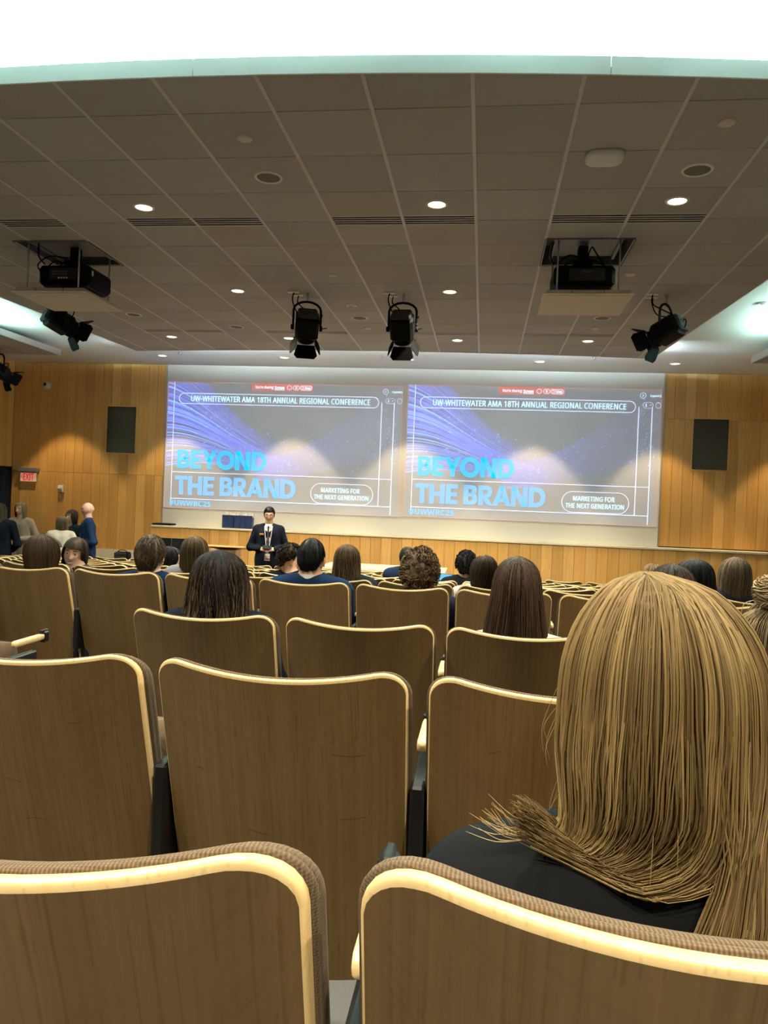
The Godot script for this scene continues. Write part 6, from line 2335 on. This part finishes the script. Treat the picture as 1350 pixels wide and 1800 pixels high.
# ------------------------------------------------------------------ standing people
# p: left/right elbow and wrist in body space (facing -z, right = +x), h height
func stander(at: Vector3, face: float, h: float, label: String, o: Dictionary) -> Node3D:
	var t := thing("person", at, label, "person", o.get("group", "standing people near the exit sign"))
	t.rotation.y = face
	var k := h / 1.78
	var w: float = o.get("w", 1.0)
	var lean: Vector3 = o.get("lean", Vector3.ZERO)
	var V := func(x, y, z): return Vector3(x, y, z) * k + lean * smoothstep(0.85, 1.7, y)
	var sh := []
	var trunk := []
	for s in [-1, 1]:
		trunk.append([V.call(s * 0.075 * w, 1.36, 0.0), V.call(s * 0.068 * w, 1.10, 0.0), 0.108 * k, 0.10 * k])
		trunk.append([V.call(s * 0.068 * w, 1.10, 0.0), V.call(s * 0.075, 0.94, 0.0), 0.10 * k, 0.112 * k])
		trunk.append([V.call(s * 0.03, 1.48, 0.01), V.call(s * 0.165 * w, 1.435, 0.01), 0.052 * k, 0.056 * k])
	var arms := []
	for s in [-1, 1]:
		var el: Vector3 = o.get("el" if s < 0 else "er", Vector3(s * 0.25, 1.14, 0.04)) * k + lean * 0.6
		var wr: Vector3 = o.get("wl" if s < 0 else "wr", Vector3(s * 0.26, 0.90, -0.06)) * k + lean * 0.4
		arms.append([V.call(s * 0.185 * w, 1.43, 0.01), el, 0.054 * k, 0.044 * k])
		arms.append([el, wr, 0.043 * k, 0.031 * k])
	var legs := []
	for s in [-1, 1]:
		legs.append([V.call(s * 0.09, 0.90, 0.0), V.call(s * 0.105, 0.50, -0.01), 0.095 * k, 0.068 * k])
		legs.append([V.call(s * 0.105, 0.50, -0.01), V.call(s * 0.115, 0.10, 0.02), 0.064 * k, 0.05 * k])
	var feet := []
	for s in [-1, 1]: feet.append([V.call(s * 0.115, 0.05, 0.03), V.call(s * 0.13, 0.038, -0.14), 0.045 * k, 0.036 * k])
	var H: Vector3 = V.call(0, 1.655, -0.015)
	var neck := [[V.call(0, 1.46, 0.01), H + Vector3(0, -0.10, 0.01), 0.06 * k * w, 0.052 * k], [H + Vector3(0, -0.10, 0.01), H + Vector3(0, -0.03, 0.01), 0.052 * k, 0.055 * k]]
	var hx := head_xf(H, o.get("turn", 0.0), o.get("nod", 0.0), 0.0, k)
	var A := Acc.new()
	A.add(blob(trunk + arms + legs + neck, 0.02, 0.045), Transform3D(), Color.WHITE)
	A.add(head_mesh, hx, Color.WHITE)
	for s in [-1, 1]:
		var e = arms[1 if s < 0 else 3]
		var dir: Vector3 = (e[1] - e[0]).normalized()
		var palm: Vector3 = o.get("palm", Vector3(-s, -0.3, 0))
		A.add(make_hand(0.55), hand_xf(e[1], dir + Vector3(-s * 0.3, 0, 0) * o.get("inward", 0.0), palm * Vector3(1 if not o.has("palm") else 1, 1, 1), s), Color.WHITE)
	put(t, "body", A.commit(), skin(o.get("skin", SKIN[0])))
	var skirt := []
	for s in [-1, 1]: skirt.append([V.call(s * 0.075, 1.0, 0.0), V.call(s * 0.085, o.get("hem", 0.82), 0.0), 0.112 * k, 0.108 * k])
	var sleeves := []
	for q in [0, 2]:
		sleeves.append(arms[q])
		var e = arms[q + 1]
		sleeves.append([e[0], (e[0] as Vector3).lerp(e[1], 0.93), e[2], e[3]])
	put(t, "jacket", blob(grow(trunk + skirt + sleeves, 0.014 * k), 0.016, 0.035), cloth(o.top)).set_meta("label", o.get("wear", "jacket"))
	put(t, "trousers", blob(grow(legs, 0.01), 0.02, 0.04), cloth(o.get("legs", Color(0.012, 0.012, 0.016))))
	put(t, "shoes", blob(feet, 0.014, 0.02), flat_colour(Color(0.01, 0.01, 0.01)))
	if o.has("hair"): hair(t, hx, o.hair)
	if o.has("face"): face_parts(t, hx, o.face)
	t.set_meta("head_at", H)
	t.remove_meta("head_at")
	return t

func standing() -> void:
	var blackh := cols(Color(0.004, 0.004, 0.005), Color(0.012, 0.011, 0.012), Color(0.04, 0.038, 0.04))
	var dark_br := cols(Color(0.012, 0.008, 0.006), Color(0.035, 0.022, 0.014), Color(0.08, 0.055, 0.036))
	# presenter: dark suit, white shirt, tie, glasses, lanyard, holding a phone in both hands
	var face := PI + 0.22
	var p := stander(Vector3(-3.485, 0.0, -12.3), face, 1.845, "presenter in black suit and glasses holding a phone before the screen", {"group": "presenter", "top": Color(0.008, 0.009, 0.014), "wear": "black suit jacket", "legs": Color(0.008, 0.009, 0.014), "skin": SKIN[1], "nod": -0.12, "el": Vector3(-0.285, 1.14, 0.02), "er": Vector3(0.285, 1.14, 0.02), "wl": Vector3(-0.10, 1.13, -0.20), "wr": Vector3(0.10, 1.13, -0.20), "inward": 1.0, "hem": 0.78, "face": Color(0.006, 0.005, 0.005), "hair": {"short": true, "thick": 0.022, "nape": -0.07, "side": 0.01, "front": 0.07, "line": 0.07, "cols": blackh, "n": 340, "rad": 0.003, "wave": 0.2, "ripple": 0.1, "seed": 60}})
	var k := 1.845 / 1.78
	# shirt front wedge, tie, lanyard, badge, name tag
	var st := tool()
	var zf := -0.132 * k
	var up := 1.49 * k
	tri(st, Vector3(-0.052, up, zf + 0.05), Vector3(0.052, up, zf + 0.05), Vector3(0.0, 1.10 * k, zf - 0.006))
	quad(st, Vector3(-0.056, up + 0.03, zf + 0.065), Vector3(-0.052, up - 0.02, zf + 0.03), Vector3(0.052, up - 0.02, zf + 0.03), Vector3(0.056, up + 0.03, zf + 0.065))
	tri(st, Vector3(0.058, up, zf + 0.04), Vector3(-0.058, up, zf + 0.04), Vector3(0, 1.10 * k, zf + 0.004))
	part(p, "shirt", st, flat_colour(Color(0.72, 0.72, 0.72)))
	collar(p, Vector3(0, 1.505 * k, -0.005), 0.066, 0.05, flat_colour(Color(0.72, 0.72, 0.72)))
	st = tool()
	bx(st, Vector3(0, up - 0.012, zf + 0.022), Vector3(0.03, 0.03, 0.016), 0.006)
	quad(st, Vector3(-0.011, up - 0.02, zf + 0.022), Vector3(-0.024, 1.16 * k, zf - 0.012), Vector3(0.024, 1.16 * k, zf - 0.012), Vector3(0.011, up - 0.02, zf + 0.022))
	quad(st, Vector3(0.011, up - 0.02, zf + 0.018), Vector3(0.024, 1.16 * k, zf - 0.008), Vector3(-0.024, 1.16 * k, zf - 0.008), Vector3(-0.011, up - 0.02, zf + 0.018))
	part(p, "tie", st, flat_colour(Color(0.008, 0.009, 0.012)))
	for s in [-1, 1]:
		st = smooth_tool()
		tube(st, curve([Vector3(s * 0.065, up + 0.02, 0.0), Vector3(s * 0.06, up - 0.04, zf + 0.03), Vector3(s * 0.04, 1.28 * k, zf - 0.014), Vector3(s * 0.008, 1.06 * k, zf - 0.03)], 12), 0.0055, 6)
		part(p, "lanyard", st, flat_colour(Color(0.55, 0.55, 0.56)))
	st = tool()
	bx(st, Vector3(0, 1.00 * k, zf - 0.035), Vector3(0.085, 0.11, 0.005), 0.002)
	var bd := part(p, "badge", st, flat_colour(Color(0.75, 0.72, 0.70)))
	st = tool()
	bx(st, Vector3(0, 0.97 * k, zf - 0.0385), Vector3(0.08, 0.03, 0.003))
	part(bd, "badge_band", st, flat_colour(Color(0.25, 0.05, 0.05)))
	st = tool()
	bx(st, Vector3(0.105, 1.36 * k, zf + 0.002), Vector3(0.07, 0.03, 0.006), 0.002)
	part(p, "name_tag", st, M.gold)
	# glasses
	var H := Vector3(0, 1.655, -0.015) * k
	var hx := head_xf(H, 0.0, -0.12, 0.0, k)
	for s in [-1, 1]:
		st = smooth_tool()
		var gp := []
		for i in 17:
			var a := TAU * i / 16
			var ca := cos(a)
			var sa := sin(a)
			gp.append(hx * Vector3(s * 0.033 + signf(ca) * pow(absf(ca), 0.6) * 0.025, 0.007 + signf(sa) * pow(absf(sa), 0.6) * 0.017, -0.104))
		tube(st, gp, 0.0024, 6, false)
		part(p, "glasses_rim", st, M.black_paint)
		st = smooth_tool()
		tube(st, [hx * Vector3(s * 0.058, 0.012, -0.103), hx * Vector3(s * 0.082, 0.01, -0.03), hx * Vector3(s * 0.082, 0.005, 0.02)], 0.0022, 6)
		part(p, "glasses_temple", st, M.black_paint)
	# phone in the presenter's hands
	var ph := thing("presenter_phone", Vector3(-3.485, 0, -12.3) + Basis(Vector3.UP, face) * Vector3(0, 1.165 * k, -0.305), "dark phone held in the presenter's two hands", "phone")
	ph.rotation = Vector3(0, face, 0)
	st = tool()
	bx(st, Vector3(0, 0, 0), Vector3(0.15, 0.075, 0.012), 0.004, Basis(Vector3.RIGHT, 0.6))
	part(ph, "case", st, M.black_paint)
	# bald man in blue suit, in profile
	var b := stander(Vector3(-6.60, 0.0, -12.2), PI / 2 + 0.55, 1.81, "bald man in a navy blue suit standing in profile", {"top": Color(0.013, 0.024, 0.055), "wear": "navy blue suit jacket", "legs": Color(0.012, 0.012, 0.016), "el": Vector3(-0.25, 1.13, 0.08), "er": Vector3(0.25, 1.13, 0.08), "wl": Vector3(-0.13, 1.10, -0.18), "wr": Vector3(0.13, 1.10, -0.18), "inward": 0.8, "face": Color(0.16, 0.10, 0.07), "hem": 0.74})
	collar(b, Vector3(0, 1.475, 0.0), 0.066, 0.06, flat_colour(Color(0.22, 0.32, 0.5)))
	st = tool()
	tri(st, Vector3(-0.055, 1.50, -0.085), Vector3(0.055, 1.50, -0.085), Vector3(0, 1.12, -0.142))
	tri(st, Vector3(0.055, 1.50, -0.08), Vector3(-0.055, 1.50, -0.08), Vector3(0, 1.12, -0.137))
	part(b, "shirt", st, flat_colour(Color(0.28, 0.36, 0.5)))
	# woman with dark hair facing him
	stander(Vector3(-6.98, 0.0, -12.35), PI - 0.2, 1.665, "dark-haired woman in black talking beside the bald man", {"w": 0.9, "top": Color(0.012, 0.012, 0.014), "turn": -0.2, "wear": "black top", "face": Color(0.02, 0.014, 0.01), "el": Vector3(-0.24, 1.16, 0.06), "er": Vector3(0.24, 1.16, 0.06), "wl": Vector3(-0.10, 1.12, -0.22), "wr": Vector3(0.12, 1.12, -0.22), "hair": {"prof": long_prof(0.094, 0.42, 0.1, 0.02), "cols": dark_br, "n": 240, "open": 0.85, "line": 0.06, "seed": 61}})
	# woman in cream sweater, leaning, hand on hip
	stander(Vector3(-6.80, 0.0, -11.62), 0.45, 1.62, "woman in a cream sweater leaning over with light brown hair", {"w": 0.95, "top": Color(0.60, 0.56, 0.48), "wear": "cream sweater", "legs": Color(0.02, 0.02, 0.03), "lean": Vector3(0.05, -0.05, -0.12), "el": Vector3(-0.36, 1.20, -0.05), "er": Vector3(0.38, 1.08, 0.10), "wl": Vector3(-0.50, 0.98, -0.2), "wr": Vector3(0.20, 0.98, 0.05), "hem": 0.86, "hair": {"prof": long_prof(0.102, 0.42, 0.05, 0.02), "cols": cols(Color(0.06, 0.04, 0.02), Color(0.16, 0.105, 0.058), Color(0.32, 0.235, 0.14)), "n": 260, "seed": 62}})
	# woman in black seen from behind with long ombre hair
	stander(Vector3(-7.66, 0.0, -11.35), 0.25, 1.755, "woman in black sweater with dark hair fading to blonde beside the curtain", {"w": 1.15, "top": Color(0.006, 0.006, 0.009), "wear": "black sweater", "el": Vector3(-0.30, 1.12, -0.02), "er": Vector3(0.30, 1.12, -0.02), "wl": Vector3(-0.16, 1.0, -0.2), "wr": Vector3(0.16, 1.0, -0.2), "hair": {"prof": long_prof(0.112, 0.46, 0.25, 0.05), "cols": dark_br, "tips": cols(Color(0.10, 0.06, 0.028), Color(0.22, 0.15, 0.08), Color(0.4, 0.3, 0.17)), "n": 320, "wave": 0.16, "ripple": 0.1, "seed": 63}})
	# blonde woman facing her
	stander(Vector3(-8.02, 0.0, -12.5), PI + 0.1, 1.75, "blonde woman in a beige sweater facing the woman in black", {"w": 0.92, "top": Color(0.36, 0.28, 0.20), "wear": "beige sweater", "turn": -0.2, "face": Color(0.2, 0.13, 0.08), "el": Vector3(-0.30, 1.14, 0.05), "er": Vector3(0.30, 1.14, 0.05), "wl": Vector3(-0.08, 1.14, -0.2), "wr": Vector3(0.08, 1.12, -0.22), "hair": {"prof": long_prof(0.096, 0.44, 0.12, 0.02), "cols": cols(Color(0.12, 0.08, 0.04), Color(0.28, 0.19, 0.10), Color(0.46, 0.34, 0.2)), "n": 260, "open": 0.9, "line": 0.07, "seed": 64}})
